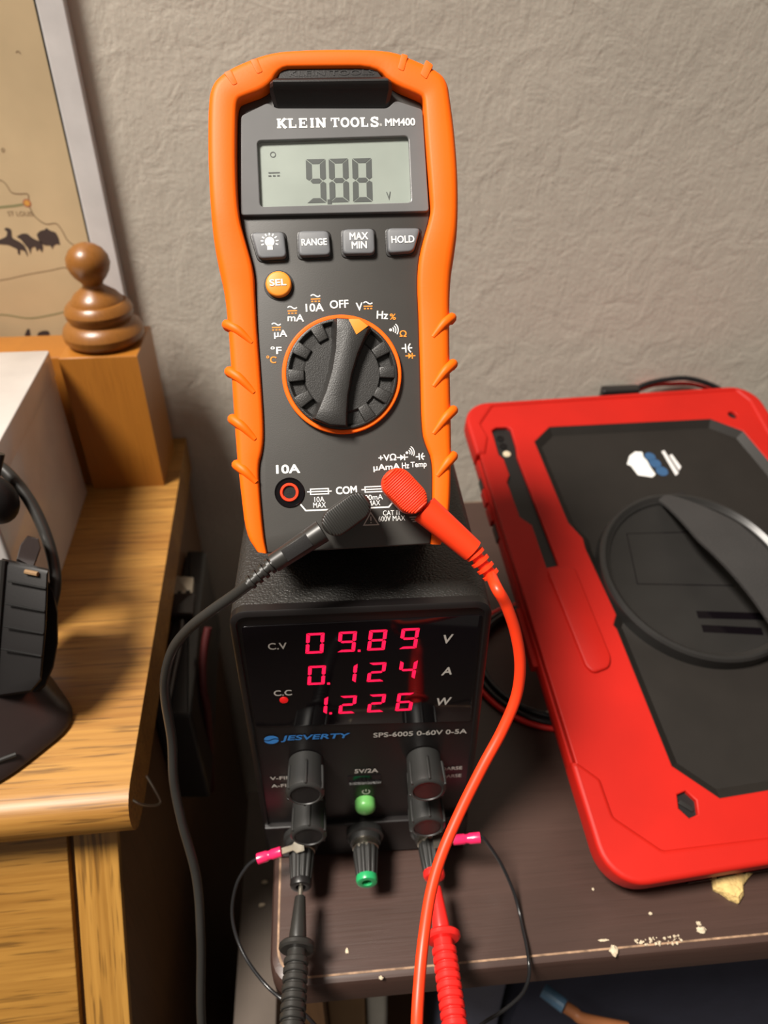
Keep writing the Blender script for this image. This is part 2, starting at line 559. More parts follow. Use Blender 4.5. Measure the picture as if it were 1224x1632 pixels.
# ------------------------------------------------------------------ dark side table
t = thing('side_table', 'dark brown wooden table under the bench power supply with a worn rounded edge', 'table', (0.16, 0.26, 0))
TX0, TX1, TY0, TY1 = -0.0305, 0.42, 0.1150, 0.405
def table_outline(d):
    return rrect(TX0 + d, TX1 - d, TY0 + d, TY1 - d, 0.011, 6)
g = G()
g.loft([[(x, y, TZ - 0.0165) for x, y in table_outline(0.0022)], [(x, y, TZ - 0.0140) for x, y in table_outline(0.0)],
        [(x, y, TZ - 0.0035) for x, y in table_outline(0.0)], [(x, y, TZ - 0.0012) for x, y in table_outline(0.0008)],
        [(x, y, TZ - 0.0002) for x, y in table_outline(0.0024)], [(x, y, TZ) for x, y in table_outline(0.0036)]])
g.build('tabletop', MT['table'], t)
o = plate('worn_highlight_line', [table_outline(0.0026), table_outline(0.0033)], TZ - 0.0003, TZ + 0.00005, I4, MT['tableedge'], t)  # pale edge wear, with the edge highlight put into its colour
for x in (TX0 + 0.002, TX1 - 0.016):
    for y in (0.150, 0.385):
        G().box(x, x + 0.0125, y, y + 0.018, 0.0, TZ - 0.0165).build('leg', MT['darkwood'], t)
G().box(TX0 + 0.02, TX1 - 0.02, 0.16, 0.39, 0.22, 0.235).build('lower_shelf', MT['darkwood'], t)
G().box(TX0 + 0.03, TX1 - 0.03, 0.375, 0.385, 0.235, TZ - 0.0165).build('back_panel', MT['darkwood'], t)

# ------------------------------------------------------------------ bench power supply
p = thing('power_supply', 'black bench power supply with glowing red digits standing on the dark table', 'power supply', (0.0075, 0.22, TZ))
g = G(FP)
g.prism(rrect(-40, 40, 3.0, 133.3, 5), -117, -3.0)
g.build('case', MT['case'], p)
g = G(FP)
outline = rrect(-40, 40, 1.6, 133.5, 5.5, 7)
g.loft([[(x, y, -3.0) for x, y in outline], [(x, y, -0.2) for x, y in outline], [(x, y, 0.3) for x, y in inset(outline, 0.5)],
        [(x, y, 0.5) for x, y in inset(outline, 1.9)], [(x, y, -0.1) for x, y in inset(outline, 2.3)]])
bez = g.build('front_panel', MT['panel'], p)
# display window
wout = rpoly([(-36.59, 127.32), (37.14, 128.05), (37.17, 77.36), (-37.1, 80.16)], 1.2)
g = G(FP); g.prism(wout, -0.3, 0.12, 0.08)
win = g.build('display_window', MT['window'], p)
ROWD = [
    [('0', (-14.75, 119.04), None), ('9', (-4.79, 119.07), 1), ('8', (4.62, 119.2), None), ('9', (14.65, 119.28), None)],
    [('0', (-15.03, 104.45), 1), ('1', (-4.91, 104.59), None), ('2', (4.34, 104.61), None), ('4', (14.43, 104.99), None)],
    [('1', (-14.99, 89.55), 1), ('2', (-5.45, 89.35), None), ('2', (4.24, 89.33), None), ('6', (13.77, 89.33), None)],
]
for row in ROWD:
    for ch, c, d in row:
        g = G(FP)
        seven(g, ch, c[0], c[1], 5.6, 8.9, 0.95, slant=0.10, z=0.2, gap=0.16, dot=(3.7, -4.2) if d else None, tv=1.15)
        g.build('led_digit', MT['led'], win, smooth=False)
g = G(FP); c = (-26.4, 93.24)
g.lathe((c[0], c[1], 0.1), (0, 0, 1), [(0, 1.45), (0.3, 1.4), (0.55, 0.9)], 20)
g.build('indicator_light', MT['leddot'], win)
text('unit_mark', 'C.V', (-29.35, 118.56), (-23.47, 118.55), 2.9, FP, MT['dimwhite'], win, 0.2, 0.016)
text('unit_mark', 'C.C', (-29.42, 96.79), (-23.49, 96.82), 2.7, FP, MT['dimwhite'], win, 0.2, 0.016)
text('unit_mark', 'V', (25.57, 118.24), (28.74, 118.48), 3.9, FP, MT['dimwhite'], win, 0.2, 0.02, shear=0.25)
text('unit_mark', 'A', (25.35, 103.41), (28.83, 103.71), 3.6, FP, MT['dimwhite'], win, 0.2, 0.02, shear=0.25)
text('unit_mark', 'W', (24.74, 88.52), (29.74, 88.79), 3.8, FP, MT['dimwhite'], win, 0.2, 0.02, shear=0.25)
# printing on the panel
g = G(FP); c = (-32.31, 72.86)
def ell(cx_, cy_, rx, ry, n=28): return [(cx_ + rx * cos(2 * pi * k / n), cy_ + ry * sin(2 * pi * k / n)) for k in range(n)]
for s_ in (1, -1):
    # two halves of the round mark, split by an S shaped gap
    up = [(c[0] + 2.5 * cos(a), c[1] + s_ * (0.25 + 1.95 * sin(a))) for a in [pi * k / 14 for k in range(15)]]
    gap = [(c[0] + x, c[1] + s_ * (0.25 + 0.45 * sin((x / 2.5) * pi) * s_)) for x in [-2.5 + 5 * k / 12 for k in range(1, 12)]]
    g.flat(up + gap, 0.2)
g.build('maker_emblem', MT['blue'], bez, smooth=False)
text('maker_name', 'JESVERTY', (-29.07, 73.08), (-5.05, 72.75), 3.5, FP, MT['blue'], bez, 0.2, 0.022, shear=0.18)
text('model_text', 'SPS-6005 0-60V 0-5A', (3.05, 72.55), (35.97, 72.23), 2.5, FP, MT['dimwhite'], bez, 0.2, 0.014)
text('port_text', '5V/2A', (-4.0, 52.38), (4.6, 52.26), 2.4, FP, MT['dimwhite'], bez, 0.2, 0.016)
text('knob_text', 'V-FINE', (-34.74, 50.76), (-24.86, 50.64), 1.9, FP, MT['dimwhite'], bez, 0.2, 0.012)
text('knob_text', 'A-FINE', (-34.67, 46.15), (-24.94, 46.03), 1.9, FP, MT['dimwhite'], bez, 0.2, 0.012)
text('knob_text', 'V-COARSE', (23.19, 50.93), (35.61, 51.13), 1.9, FP, MT['dimwhite'], bez, 0.2, 0.010)
text('knob_text', 'A-COARSE', (23.59, 46.29), (35.55, 46.46), 1.9, FP, MT['dimwhite'], bez, 0.2, 0.010)
# usb socket
u0 = (-6.61, 44.94); u1 = (5.62, 48.67)
g = G(FP); g.prism([(u0[0], u0[1]), (u1[0], u0[1]), (u1[0], u1[1] + 0.6), (u0[0], u1[1] + 0.6)], -0.2, 0.14)
usb = g.build('usb_port', MT['window'], p)
g = G(FP); g.prism([(u0[0] + 0.4, u0[1] - 0.1), (u1[0], u0[1] - 0.1), (u1[0], u0[1] + 0.55), (u0[0] + 0.4, u0[1] + 0.55)], 0.0, 1.1, 0.2)
g.build('port_lip', MT['case'], usb)
# power symbol and button
c = (0.01, 39.4)
g = G(FP)
g.stroke([(c[0] + 1.35 * sin(a), c[1] + 1.35 * cos(a)) for a in [radians(38 + 284 * k / 22) for k in range(23)]], 0.42, 0.2)
g.stroke([(c[0], c[1] + 0.2), (c[0], c[1] + 1.6)], 0.42, 0.2)
g.build('power_symbol', MT['dimwhite'], bez, smooth=False)
c = (-0.39, 32.96)
g = G(FP)
g.lathe((c[0], c[1], 0), (0, 0, 1), [(0, 3.9), (2.6, 3.9), (3.6, 3.5), (4.2, 2.6), (4.5, 1.3), (4.55, 0.3)], 32)
g.build('power_button', MT['palegreen'], p)
# lower strip that stands proud of the panel
g = G(FP)
g.prism([(-39.2, 1.2), (39.2, 1.2), (39.2, 21.8), (-39.2, 21.8)], -0.5, 2.4, 0.9)
g.build('lower_strip', MT['panel'], p)
# four control knobs
for c in ((-21.11, 59.63), (-21.5, 33.96), (21.11, 58.21), (21.95, 35.33)):
    g = G(FP)
    g.lathe((c[0], c[1], 0), (0, 0, 1), [(0.2, 6.2), (2, 6.3), (9.5, 6.5), (11.6, 6.7), (13.0, 6.6), (13.6, 6.0), (13.9, 5.5), (13.9, 5.2), (13.4, 4.9), (13.4, 0.2)], 48)
    for k in range(6):
        a = radians(60 * k + 25)
        x, y = c[0] + 6.35 * cos(a), c[1] + 6.35 * sin(a)
        g.tube([(x, y, 4.2), (x + 0.25 * cos(a), y + 0.25 * sin(a), 5.2), (x + 0.35 * cos(a), y + 0.35 * sin(a), 12.4), (x, y, 13.0)], 0.5, 8, 3)
    kb = g.build('knob', MT['sheen'], p)
    g = G(FP); g.lathe((c[0], c[1], 13.3), (0, 0, 1), [(0, 5.0), (0.25, 4.9), (0.3, 0.2)], 32)
    g.build('knob_cap', MT['black'], kb)
# three binding posts
for (c, ring) in (((-25.21, 16.77), 'black'), ((-0.88, 16.91), 'green'), ((24.13, 17.44), 'redprobe')):
    c = (c[0], c[1] - 1.0)
    g = G(FP)
    g.lathe((c[0], c[1], 2.2), (0, 0, 1), [(0, 7.2), (2.4, 7.2), (3.0, 6.2), (5.0, 5.9), (5.2, 3.0)], 28)
    bp = g.build('binding_post', MT['sheen'], p)
    g = G(FP); g.lathe((c[0], c[1], 7.2), (0, 0, 1), [(0, 4.6), (0.6, 5.0), (2.0, 5.0), (2.3, 4.4)], 28)
    g.build('collar', MT['metal'], bp)
    g = G(FP); g.lathe((c[0], c[1], 9.2), (0, 0, 1), [(0, 4.5), (0.6, 4.9), (2.0, 4.9), (10.2, 4.1), (11.2, 3.9)], 84, 12, 0.55)
    g.build('fluted_cap', MT['sheen'], bp)
    g = G(FP); g.lathe((c[0], c[1], 20.0), (0, 0, 1), [(0, 3.95), (1.5, 4.05), (2.4, 3.7), (2.6, 3.0), (2.5, 1.9), (0.8, 1.7), (0.7, 0.1)], 32)
    g.build('end_ring', MT[ring], bp)
for sx in (-30, 30):
    for z in (-12, -105):
        g = G(FP); g.lathe((sx, 0, z), (0, 1, 0), [(0, 5), (2.4, 5.6), (3.2, 5.6)], 20)
        g.build('foot', MT['black'], p)

# ------------------------------------------------------------------ digital multimeter
mm = thing('digital_multimeter', 'orange and charcoal digital multimeter tilted back on top of the power supply', 'multimeter', tuple(FM @ Vector((0, -49, -34))))
PAIR = [
 ((-26.59, -49.23), (-23.61, -49.91), 1.2), ((-29.55, -44.26), (-24.36, -45.05), 1.5), ((-30.4, -32.07), (-24.92, -32.32), 1.5), ((-30.97, -23.29), (-24.92, -24.81), 1.5),
 ((-31.13, -19.17), (-23.48, -20.58), 1.5), ((-31.3, -13.45), (-22.85, -14.88), 1.5), ((-31.52, 0.85), (-23.11, 0.52), 1.5), ((-31.74, 13.36), (-23.5, 13.06), 1.6),
 ((-32.21, 24.09), (-23.53, 23.8), 2.0), ((-33.46, 31.27), (-23.57, 30.6), 2.6), ((-34.51, 39.15), (-25.35, 38.17), 3.2), ((-34.84, 49.16), (-27.03, 45.73), 4),
 ((-34.82, 62.72), (-27.0, 59.67), 4), ((-34.06, 77.16), (-26.13, 74.67), 4), ((-33.05, 81.78), (-25.46, 77.52), 4), ((-30.78, 84.95), (-24.19, 78.21), 4),
 ((-25.31, 88.25), (-16.6, 80.74), 4), ((-16.12, 90.95), (-13.31, 86.3), 4), ((-7.35, 91.6), (-7.59, 86.31), 4), ((4.85, 91.66), (0.46, 86.25), 4), ((18.17, 91.06), (13.96, 86.08), 4),
 ((24.23, 88.97), (17.71, 81.41), 4), ((32.04, 85.11), (25.88, 77.9), 4), ((34.18, 81.72), (26.75, 76.98), 4), ((34.61, 77.72), (26.82, 74.62), 4),
 ((35.52, 67.73), (27.03, 63.76), 4), ((35.88, 54.48), (27.58, 48.54), 4), ((35.24, 41.08), (27.58, 44.56), 3.6), ((33.95, 33.14), (23.81, 34.0), 2.8),
 ((32.55, 26.48), (22.79, 25.89), 2.2), ((31.89, 16.54), (22.82, 16.85), 1.6), ((31.22, -1.55), (22.51, -1.22), 1.5), ((30.93, -13.32), (22.14, -16.75), 1.5),
 ((30.72, -19.65), (23.03, -20.95), 1.5), ((30.42, -25.98), (24.89, -25.73), 1.5), ((29.42, -39.51), (24.24, -37.46), 1.5), ((28.0, -46.33), (23.63, -46.48), 1.5), ((26.2, -49.86), (23.13, -49.52), 1.2)]
flatp = [(o_[0], o_[1], i_[0], i_[1], z_) for o_, i_, z_ in PAIR]
flatp = chaikin(flatp, 2, closed=False)
loops = []
for ox, oy, ix, iy, zt in flatp:
    O, I = Vector((ox, oy)), Vector((ix, iy))
    def q(t_, z_):
        v = O + (I - O) * t_
        return (v.x, v.y, z_)
    loops.append([q(0.25, -36), q(0.06, -33), q(0.0, -26), q(0.0, zt - 3.2), q(0.03, zt - 1.7), q(0.10, zt - 0.65), q(0.20, zt - 0.15), q(0.30, zt), q(0.86, zt), q(0.96, zt - 0.35), q(1.0, zt - 1.0), q(1.0, -5), q(1.05, -36)])
g = G(FM)
g.loft(loops)
# slanted grip ribs moulded into both sides
RIBS = [((-31.89, 15.68), (-28.8, 13.61), (-24.89, 9.89)), ((-31.81, 2.29), (-28.73, -0.15), (-25.02, -4.23)), ((-31.56, -11.3), (-28.66, -13.74), (-25.29, -17.46)), ((-31.02, -24.36), (-28.54, -26.43), (-25.68, -29.6)),
        ((32.3, 15.44), (29.74, 13.35), (26.47, 9.67)), ((32.03, 2.04), (29.46, -0.22), (25.99, -4.43)), ((31.48, -11.35), (29.01, -13.6), (25.35, -17.97)), ((30.86, -24.55), (28.95, -26.45), (25.86, -30.12))]
for a, b, c in RIBS:
    g.tube([(a[0], a[1], -3.0), (a[0], a[1], -0.5), (b[0], b[1], 1.0), (c[0], c[1], 0.9)], lambda t_: 1.5 - 0.6 * max(0, t_ - 0.6) / 0.4, 10, 6)
# raised pads at the two top corners
for quad in ([(-29.46, 84.93), (-26.65, 86.13), (-24.74, 81.51), (-26.72, 80.83)], [(-22.0, 88.45), (-19.23, 89.12), (-17.66, 84.7), (-19.84, 83.85)],
             [(27.81, 88.0), (30.35, 85.96), (27.86, 81.3), (25.6, 83.33)], [(20.82, 89.75), (23.32, 88.98), (21.63, 83.77), (19.33, 84.9)]):
    g.prism(rpoly(inset(quad, 0.35), 0.5), 2.0, 4.14, 0.1)
g.build('rubber_holster', MT['orange'], mm, angle=50)
body = [(o_[2], o_[3]) for o_ in flatp]
g = G(FM)
g.prism(body, -35.9, 0.0, 0.5)
bd = g.build('body', MT['face'], mm)
# hanging bar in the head opening
bar = [(-13.68, 86.06), (14.31, 85.81), (18.05, 80.95), (-16.59, 80.92)]
g = G(FM)
sec = []
for t_ in (0.0, 0.03, 0.5, 0.97, 1.0):
    a = sparse((-13.66, 86.33), (14.32, 86.08), t_); b = sparse((-14.87, 83.39), (15.99, 83.25), t_)
    c = sparse((-16.2, 81.63), (17.71, 81.41), t_); d = sparse((-16.47, 79.66), (17.98, 79.42), t_); f_ = sparse((-15.56, 76.42), (16.73, 75.92), t_)
    e = 1.2 if t_ in (0.0, 1.0) else 0.0
    sec.append([(a[0], a[1], 0.0), (a[0], a[1], 2.7 - e), (b[0], b[1], 3.2 - e), (b[0] * .6 + c[0] * .4, b[1] * .6 + c[1] * .4, 4.6 - e), (c[0], c[1], 5.6 - e), (sparse(c, d, .3)[0], sparse(c, d, .3)[1], 5.7 - e), (sparse(c, d, .7)[0], sparse(c, d, .7)[1], 5.1 - e), (d[0], d[1], 4.0 - e), (f_[0], f_[1], 0.8 - .5 * e), (f_[0], f_[1], 0.0)])
g.loft(sec)
hb = g.build('hanging_bar', MT['black'], mm, angle=25)
text('moulded_name', 'KLEIN TOOLS', (-10.88, 84.84), (13.18, 84.84), 1.7, FM @ Matrix(((1, 0, 0, 0), (0, 1, 0, 0), (0, -0.13, 1, 0), (0, 0, 0, 1))) @ Matrix.Translation((0, 0, 0)), MT['black'], hb, z=3.05 + 0.13 * 84.6, bold=0.02)
# screen bezel, window and screen
BZ = rpoly([(-25.09, 74.11), (-17.28, 77.71), (-15.04, 76.05), (16.53, 75.38), (18.98, 77.59), (26.56, 74.9), (27.08, 45.66), (-26.4, 45.98)], 1.0)
LW = rpoly([(-20.8, 66.95), (22.12, 67.37), (22.04, 48.33), (-20.88, 48.24)], 1.2)
bz = plate('screen_bezel', [BZ, LW], -0.1, 1.5, FM, MT['bezel'], mm, 0.3)
g = G(FM); g.flat(LW, 0.12)
lcd = g.build('lcd_screen', MT['lcd'], mm, smooth=False)
g = G(FM); g.prism(inset(LW, -0.1), 1.05, 1.25)
g.build('window_pane', MT['pane'], bz)
SL = 0.06
for ch, c, d in (('9', (-4.74, 55.71), (3.55, -6.05)), ('8', (1.78, 55.72), None), ('8', (8.47, 55.64), None)):
    g = G(FM)
    seven(g, ch, c[0], c[1], 5.6, 12.5, 1.35, slant=0.02, z=0.2, gap=0.12, dot=d, tv=1.65)
    g.build('lcd_digit', MT['seg'], lcd, smooth=False)
text('lcd_mark', 'V', (15.19, 50.9), (16.46, 50.96), 2.3, FM, MT['seg'], lcd, 0.2, 0.01)
g = G(FM); c = (-16.66, 63.54)
g.stroke([(c[0] + 0.72 * cos(a), c[1] + 0.72 * sin(a)) for a in [2 * pi * k / 20 for k in range(20)]], 0.28, 0.2, closed=True)
g.build('lcd_mark', MT['seg'], lcd, smooth=False)
g = G(FM)
g.stroke([(-18.18, 58.38), (-14.97, 58.39)], 0.35, 0.2)
for a, b in (((-18.22, 57.48), (-17.42, 57.48)), ((-16.98, 57.49), (-16.21, 57.49)), ((-15.76, 57.49), (-15.02, 57.49))):
    g.stroke([a, b], 0.42, 0.2)
g.build('lcd_mark', MT['seg'], lcd, smooth=False)
# brand lettering with slab serifs
GLY = {
    'K': [[(.2, 0), (.2, 1)], [(.25, .42), (.85, 1)], [(.42, .55), (.9, 0)]], 'L': [[(.25, 0), (.25, 1)], [(.1, .08), (.85, .08)], [(.82, 0), (.82, .35)]],
    'E': [[(.22, 0), (.22, 1)], [(.05, .08), (.85, .08)], [(.05, .92), (.85, .92)], [(.22, .5), (.6, .5)], [(.82, .0), (.82, .3)], [(.82, .7), (.82, 1)], [(.6, .35), (.6, .65)]],
    'I': [[(.5, 0), (.5, 1)]], 'N': [[(.18, 0), (.18, 1)], [(.15, .97), (.85, .03)], [(.85, 0), (.85, 1)]],
    'T': [[(.5, 0), (.5, 1)], [(.05, .92), (.95, .92)], [(.08, .65), (.08, 1)], [(.92, .65), (.92, 1)]],
    'O': [[(.5 + .38 * cos(a), .5 + .42 * sin(a)) for a in [2 * pi * k / 20 for k in range(21)]]],
    'S': [[(.85, .72), (.72, .90), (.5, .95), (.25, .88), (.18, .72), (.3, .57), (.68, .44), (.84, .28), (.75, .1), (.5, .04), (.25, .1), (.12, .28)], [(.85, .65), (.85, 1)], [(.12, 0), (.12, .35)]]}
SERIF = {'K': [(0, .42, 0), (0, .42, 1), (.62, 1.02, 0), (.6, 1, 1)], 'L': [(0, .55, 1)], 'I': [(.2, .8, 0), (.2, .8, 1)], 'N': [(0, .38, 0), (-.02, .3, 1), (.66, 1.04, 1)], 'T': [(.28, .72, 0)], 'E': [], 'O': [], 'S': []}
def slab(word, p0, p1, h, name):
    p0, p1 = Vector(p0), Vector(p1); d = (p1 - p0); n_ = len(word); nrm = Vector((-d.y, d.x)).normalized()
    wl = {'I': 0.62}
    tot = sum(wl.get(c_, 1.0) for c_ in word); x = 0
    g = G(FM)
    for c_ in word:
        w = wl.get(c_, 1.0); cell = d.length * w / tot
        def P2(u, v): return p0 + d.normalized() * (d.length * x / tot + cell * (0.04 + 0.92 * u)) + nrm * (h * (v - 0.5))
        zz = 1.57
        for st in GLY[c_]:
            thin = len(st) == 2 and abs(st[0][1] - st[1][1]) < 0.02
            small = len(st) == 2 and abs(st[0][0] - st[1][0]) < 0.02 and abs(st[0][1] - st[1][1]) < 0.4
            g.stroke([P2(*s_) for s_ in st], 0.40 if thin else 0.28 if small else 0.72 if len(st) == 2 else 0.62, zz); zz += 0.006
        for a, b, v in SERIF[c_]:
            vv = 0.08 if v == 0 else 0.92
            g.stroke([P2(a, vv), P2(b, vv)], 0.42, zz); zz += 0.006
        x += w
    return g.build(name, MT['white'], bz, smooth=False)
slab('KLEIN', (-15.15, 71.66), (-1.12, 71.58), 2.75, 'maker_name')
slab('TOOLS', (0.04, 71.56), (14.08, 71.5), 2.75, 'maker_name')
text('trade_mark', '®', (14.06, 70.63), (14.78, 70.64), 0.75, FM, MT['white'], bz, 1.58)
text('model_text', 'MM400', (15.66, 71.27), (24.3, 71.26), 2.25, FM, MT['white'], bz, 1.58, 0.03)
# four grey keys
KEYS = [([(-23.8, 40.91), (-14.47, 40.89), (-14.03, 33.58), (-21.89, 33.41)], None),
        ([(-10.54, 41.05), (-1.8, 40.8), (-1.53, 33.86), (-10.54, 33.78)], [('RANGE', (-9.65, 37.59), (-2.48, 37.62), 2.0)]),
        ([(1.99, 41.14), (11.12, 41.09), (11.04, 33.84), (1.96, 33.94)], [('MAX', (3.99, 38.92), (9.3, 38.94), 2.1), ('MIN', (4.5, 36.38), (8.82, 36.4), 2.1)]),
        ([(14.73, 41.13), (24.41, 40.85), (22.09, 34.14), (14.75, 33.82)], [('HOLD', (15.83, 37.63), (22.44, 37.65), 2.1)])]
for quad, words in KEYS:
    g = G(FM); g.prism(rpoly(inset(quad, -0.55), 1.6), -0.05, 0.3, 0.2)
    gk = g.build('key_gasket', MT['black'], bd)
    g = G(FM); g.prism(rpoly(quad, 1.5), 0.0, 2.0, 0.6)
    k_ = g.build('function_key', MT['key'], mm)
    if words:
        for w, a, b, h in words:
            text('key_text', w, a, b, h, FM, MT['white'], k_, 2.06, 0.026)
    else:
        c = (-18.6, 38.06); c2 = (-18.59, 36.36)
        g = G(FM)
        g.flat([(c[0] + 1.35 * cos(a), c[1] + 1.35 * sin(a)) for a in [2 * pi * k / 24 for k in range(24)]], 2.06)
        g.flat([(c2[0] - 0.75, c2[1] - 0.6), (c2[0] + 0.75, c2[1] - 0.6), (c2[0] + 0.75, c2[1] + 1.0), (c2[0] - 0.75, c2[1] + 1.0)], 2.06)
        for k in range(9):
            a = radians(-20 + 220 * k / 8)
            g.stroke([(c[0] + 1.75 * cos(a), c[1] + 1.75 * sin(a)), (c[0] + 2.5 * cos(a), c[1] + 2.5 * sin(a))], 0.36, 2.06)
        g.build('light_symbol', MT['white'], k_, smooth=False)
# SEL key
c = (-16.71, 26.26)
g = G(FM); g.lathe((c[0], c[1], 0), (0, 0, 1), [(0, 4.3), (0.25, 4.25), (0.3, 3.0)], 36); g.build('key_gasket', MT['black'], bd)
g = G(FM); g.lathe((c[0], c[1], 0), (0, 0, 1), [(0, 3.65), (1.3, 3.65), (1.7, 3.4), (1.85, 3.0), (1.9, 0.2)], 40)
sel = g.build('select_key', MT['orangeprint'], mm)
text('key_text', 'SEL', (-19.19, 26.49), (-14.45, 26.57), 1.95, FM, MT['white'], sel, 1.97, 0.028)
# rotary dial
plate('dial_ring', [circle(0, 0, 17.0, 72), circle(0, 0, 15.7, 72)], 0.0, 1.6, FM, MT['orange'], mm, 0.35)
g = G(FM)
g.lathe((0, 0, 0), (0, 0, 1), [(0, 15.7), (2.2, 15.7), (2.35, 15.4), (2.3, 15.0), (1.0, 14.2), (0.9, 11.2), (1.7, 10.6), (1.75, 0.2)], 72)
for a in (26, 58, 90, 121, 150, -61, -90, -120, -150, -30):
    aa = radians(a + 90)
    u = Vector((cos(aa), sin(aa))); w = Vector((-u.y, u.x))
    g.prism([tuple(u * r_ + w * s_) for r_, s_ in ((10.6, -1.5), (15.2, -1.9), (15.2, 1.9), (10.6, 1.5))], 0.5, 2.5, 0.4)
dl = g.build('dial', MT['knobdial'], mm)
th_ = radians(-15.5)
def rot(u, v): return (u * cos(th_) - v * sin(th_), u * sin(th_) + v * cos(th_))
half = [(4.9, 14.4), (4.2, 11.0), (3.3, 6.0), (2.9, 0.0), (3.2, -6.0), (4.0, -11.0), (4.7, -14.5)]
RB = [rot(u, v) for u, v in [(-u, v) for u, v in half] + [(0, -15.3)] + [(u, v) for u, v in reversed(half)] + [(0, 15.3)]]
g = G(FM)
bot = [rot(u, v) for u, v in [(-u - 1.5, v * 0.99) for u, v in half] + [(0, -15.3)] + [(u + 0.4, v * 0.99) for u, v in reversed(half)] + [(0, 15.3)]]
g.loft([[(x, y, 0.8) for x, y in bot], [(x, y, 4.6) for x, y in RB], [(x, y, 5.2) for x, y in inset(RB, 0.3)], [(x, y, 5.45) for x, y in inset(RB, 0.9)]])
gb = g.build('grip_bar', MT['knobdial'], dl)
g = G(FM); g.prism([(2.56, 14.59), (4.55, 10.14), (8.0, 12.47), (5.46, 14.49)], 4.5, 5.6, 0.05)
g.build('pointer', MT['orangeprint'], dl)
# legend around the dial
def leg(s, a, b, h, m='white', bold=0.022): text('legend', s, a, b, h, FM, MT[m], bd, 0.06, bold)
leg('OFF', (-2.53, 20.3), (2.86, 20.37), 2.4)
leg('V', (4.92, 19.41), (6.85, 19.43), 2.3)
leg('Hz', (10.77, 16.97), (14.03, 16.64), 2.3)
leg('%', (14.46, 16.29), (16.26, 16.13), 1.8, 'orangeprint')
leg('Ω', (17.07, 11.34), (19.11, 11.19), 1.9, 'orangeprint')
leg('10A', (-9.47, 19.6), (-4.28, 19.63), 2.4)
leg('mA', (-14.7, 16.98), (-10.04, 16.72), 2.1)
leg('µA', (-18.77, 12.31), (-15.03, 12.3), 2.5)
leg('°F', (-19.93, 7.82), (-16.81, 7.77), 2.2)
leg('°C', (-21.32, 5.38), (-18.45, 5.08), 2.1, 'orangeprint')
def acdc(l, r):
    """wave over a solid and a dashed line, between two points"""
    l, r = Vector(l), Vector(r); d = (r - l); nrm = Vector((-d.y, d.x)).normalized()
    g = G(FM); g.stroke([l + d * (k / 12) + nrm * (0.9 + 0.32 * sin(2 * pi * k / 12)) for k in range(13)], 0.34, 0.06)
    g.build('legend', MT['white'], bd, smooth=False)
    g = G(FM); g.stroke([l - nrm * 0.05, r - nrm * 0.05], 0.34, 0.06)
    for k in range(3):
        g.stroke([l + d * (0.02 + k * 0.36) - nrm * 0.75, l + d * (0.24 + k * 0.36) - nrm * 0.75], 0.36, 0.06)
    g.build('legend', MT['orangeprint'], bd, smooth=False)
acdc((7.13, 19.55), (9.65, 19.53)); acdc((-7.84, 22.1), (-5.15, 22.12)); acdc((-14.59, 18.95), (-11.92, 18.93)); acdc((-19.28, 14.35), (-16.75, 14.37))
def sound(dot, dirv, rs, s=1.0):
    g = G(FM); dot = Vector(dot); a0 = math.atan2(dirv[1], dirv[0])
    g.flat([tuple(dot + Vector((0.42 * s * cos(a), 0.42 * s * sin(a)))) for a in [2 * pi * k / 14 for k in range(14)]], 0.06)
    for r_ in rs:
        g.stroke([dot + Vector((r_ * cos(a0 + a), r_ * sin(a0 + a))) for a in [radians(-42 + 84 * k / 10) for k in range(11)]], 0.30 * s, 0.06)
    g.build('legend', MT['white'], bd, smooth=False)
sound((14.55, 12.47), (1, 0.1), (0.9, 1.55, 2.2))
def cap_symbol(l, r, hh, m='white'):
    l, r = Vector(l), Vector(r); d = r - l; nrm = Vector((-d.y, d.x)).normalized()
    g = G(FM)
    g.stroke([l, l + d * .36], 0.34, 0.06); g.stroke([l + d * .38 - nrm * hh, l + d * .38 + nrm * hh], 0.36, 0.06)
    g.stroke([l + d * (.62 + .22 * abs(k) ** 1.6) + nrm * hh * k for k in (-1, -.6, -.2, .2, .6, 1)], 0.36, 0.06); g.stroke([l + d * .62, r], 0.34, 0.06)
    g.build('legend', MT[m], bd, smooth=False)
def diode(l, r, hh, m):
    l, r = Vector(l), Vector(r); d = r - l; nrm = Vector((-d.y, d.x)).normalized()
    g = G(FM)
    g.stroke([l, r], 0.30, 0.06); g.flat([l + d * .30 + nrm * hh, l + d * .30 - nrm * hh, l + d * .66], 0.07)
    g.stroke([l + d * .68 - nrm * hh, l + d * .68 + nrm * hh], 0.34, 0.06)
    g.build('legend', MT[m], bd, smooth=False)
cap_symbol((17.46, 7.04), (20.54, 7.11), 1.25)
diode((18.44, 4.82), (21.34, 4.82), 0.85, 'orangeprint')
# legend round the sockets
leg('10A', (-20.0, -26.13), (-13.16, -26.18), 2.6, bold=0.035)
leg('COM', (-3.31, -32.98), (2.77, -32.86), 2.25, bold=0.035)
def fuse(l, r, x0, x1, hh):
    l, r = Vector(l), Vector(r); d = r - l; nrm = Vector((-d.y, d.x)).normalized()
    g = G(FM); g.stroke([l, r], 0.32, 0.06)
    a, b = l + d * x0, l + d * x1
    g.stroke([a + nrm * hh, b + nrm * hh, b - nrm * hh, a - nrm * hh], 0.32, 0.06, closed=True)
    g.build('legend', MT['white'], bd, smooth=False)
fuse((-11.49, -32.93), (-4.51, -32.98), 0.14, 0.87, 0.75); fuse((4.02, -33.01), (11.41, -33.01), 0.14, 0.82, 0.75)
leg('10A', (-9.54, -35.21), (-6.68, -35.2), 1.5, bold=0.008); leg('MAX', (-9.94, -36.81), (-6.32, -36.83), 1.5, bold=0.008)
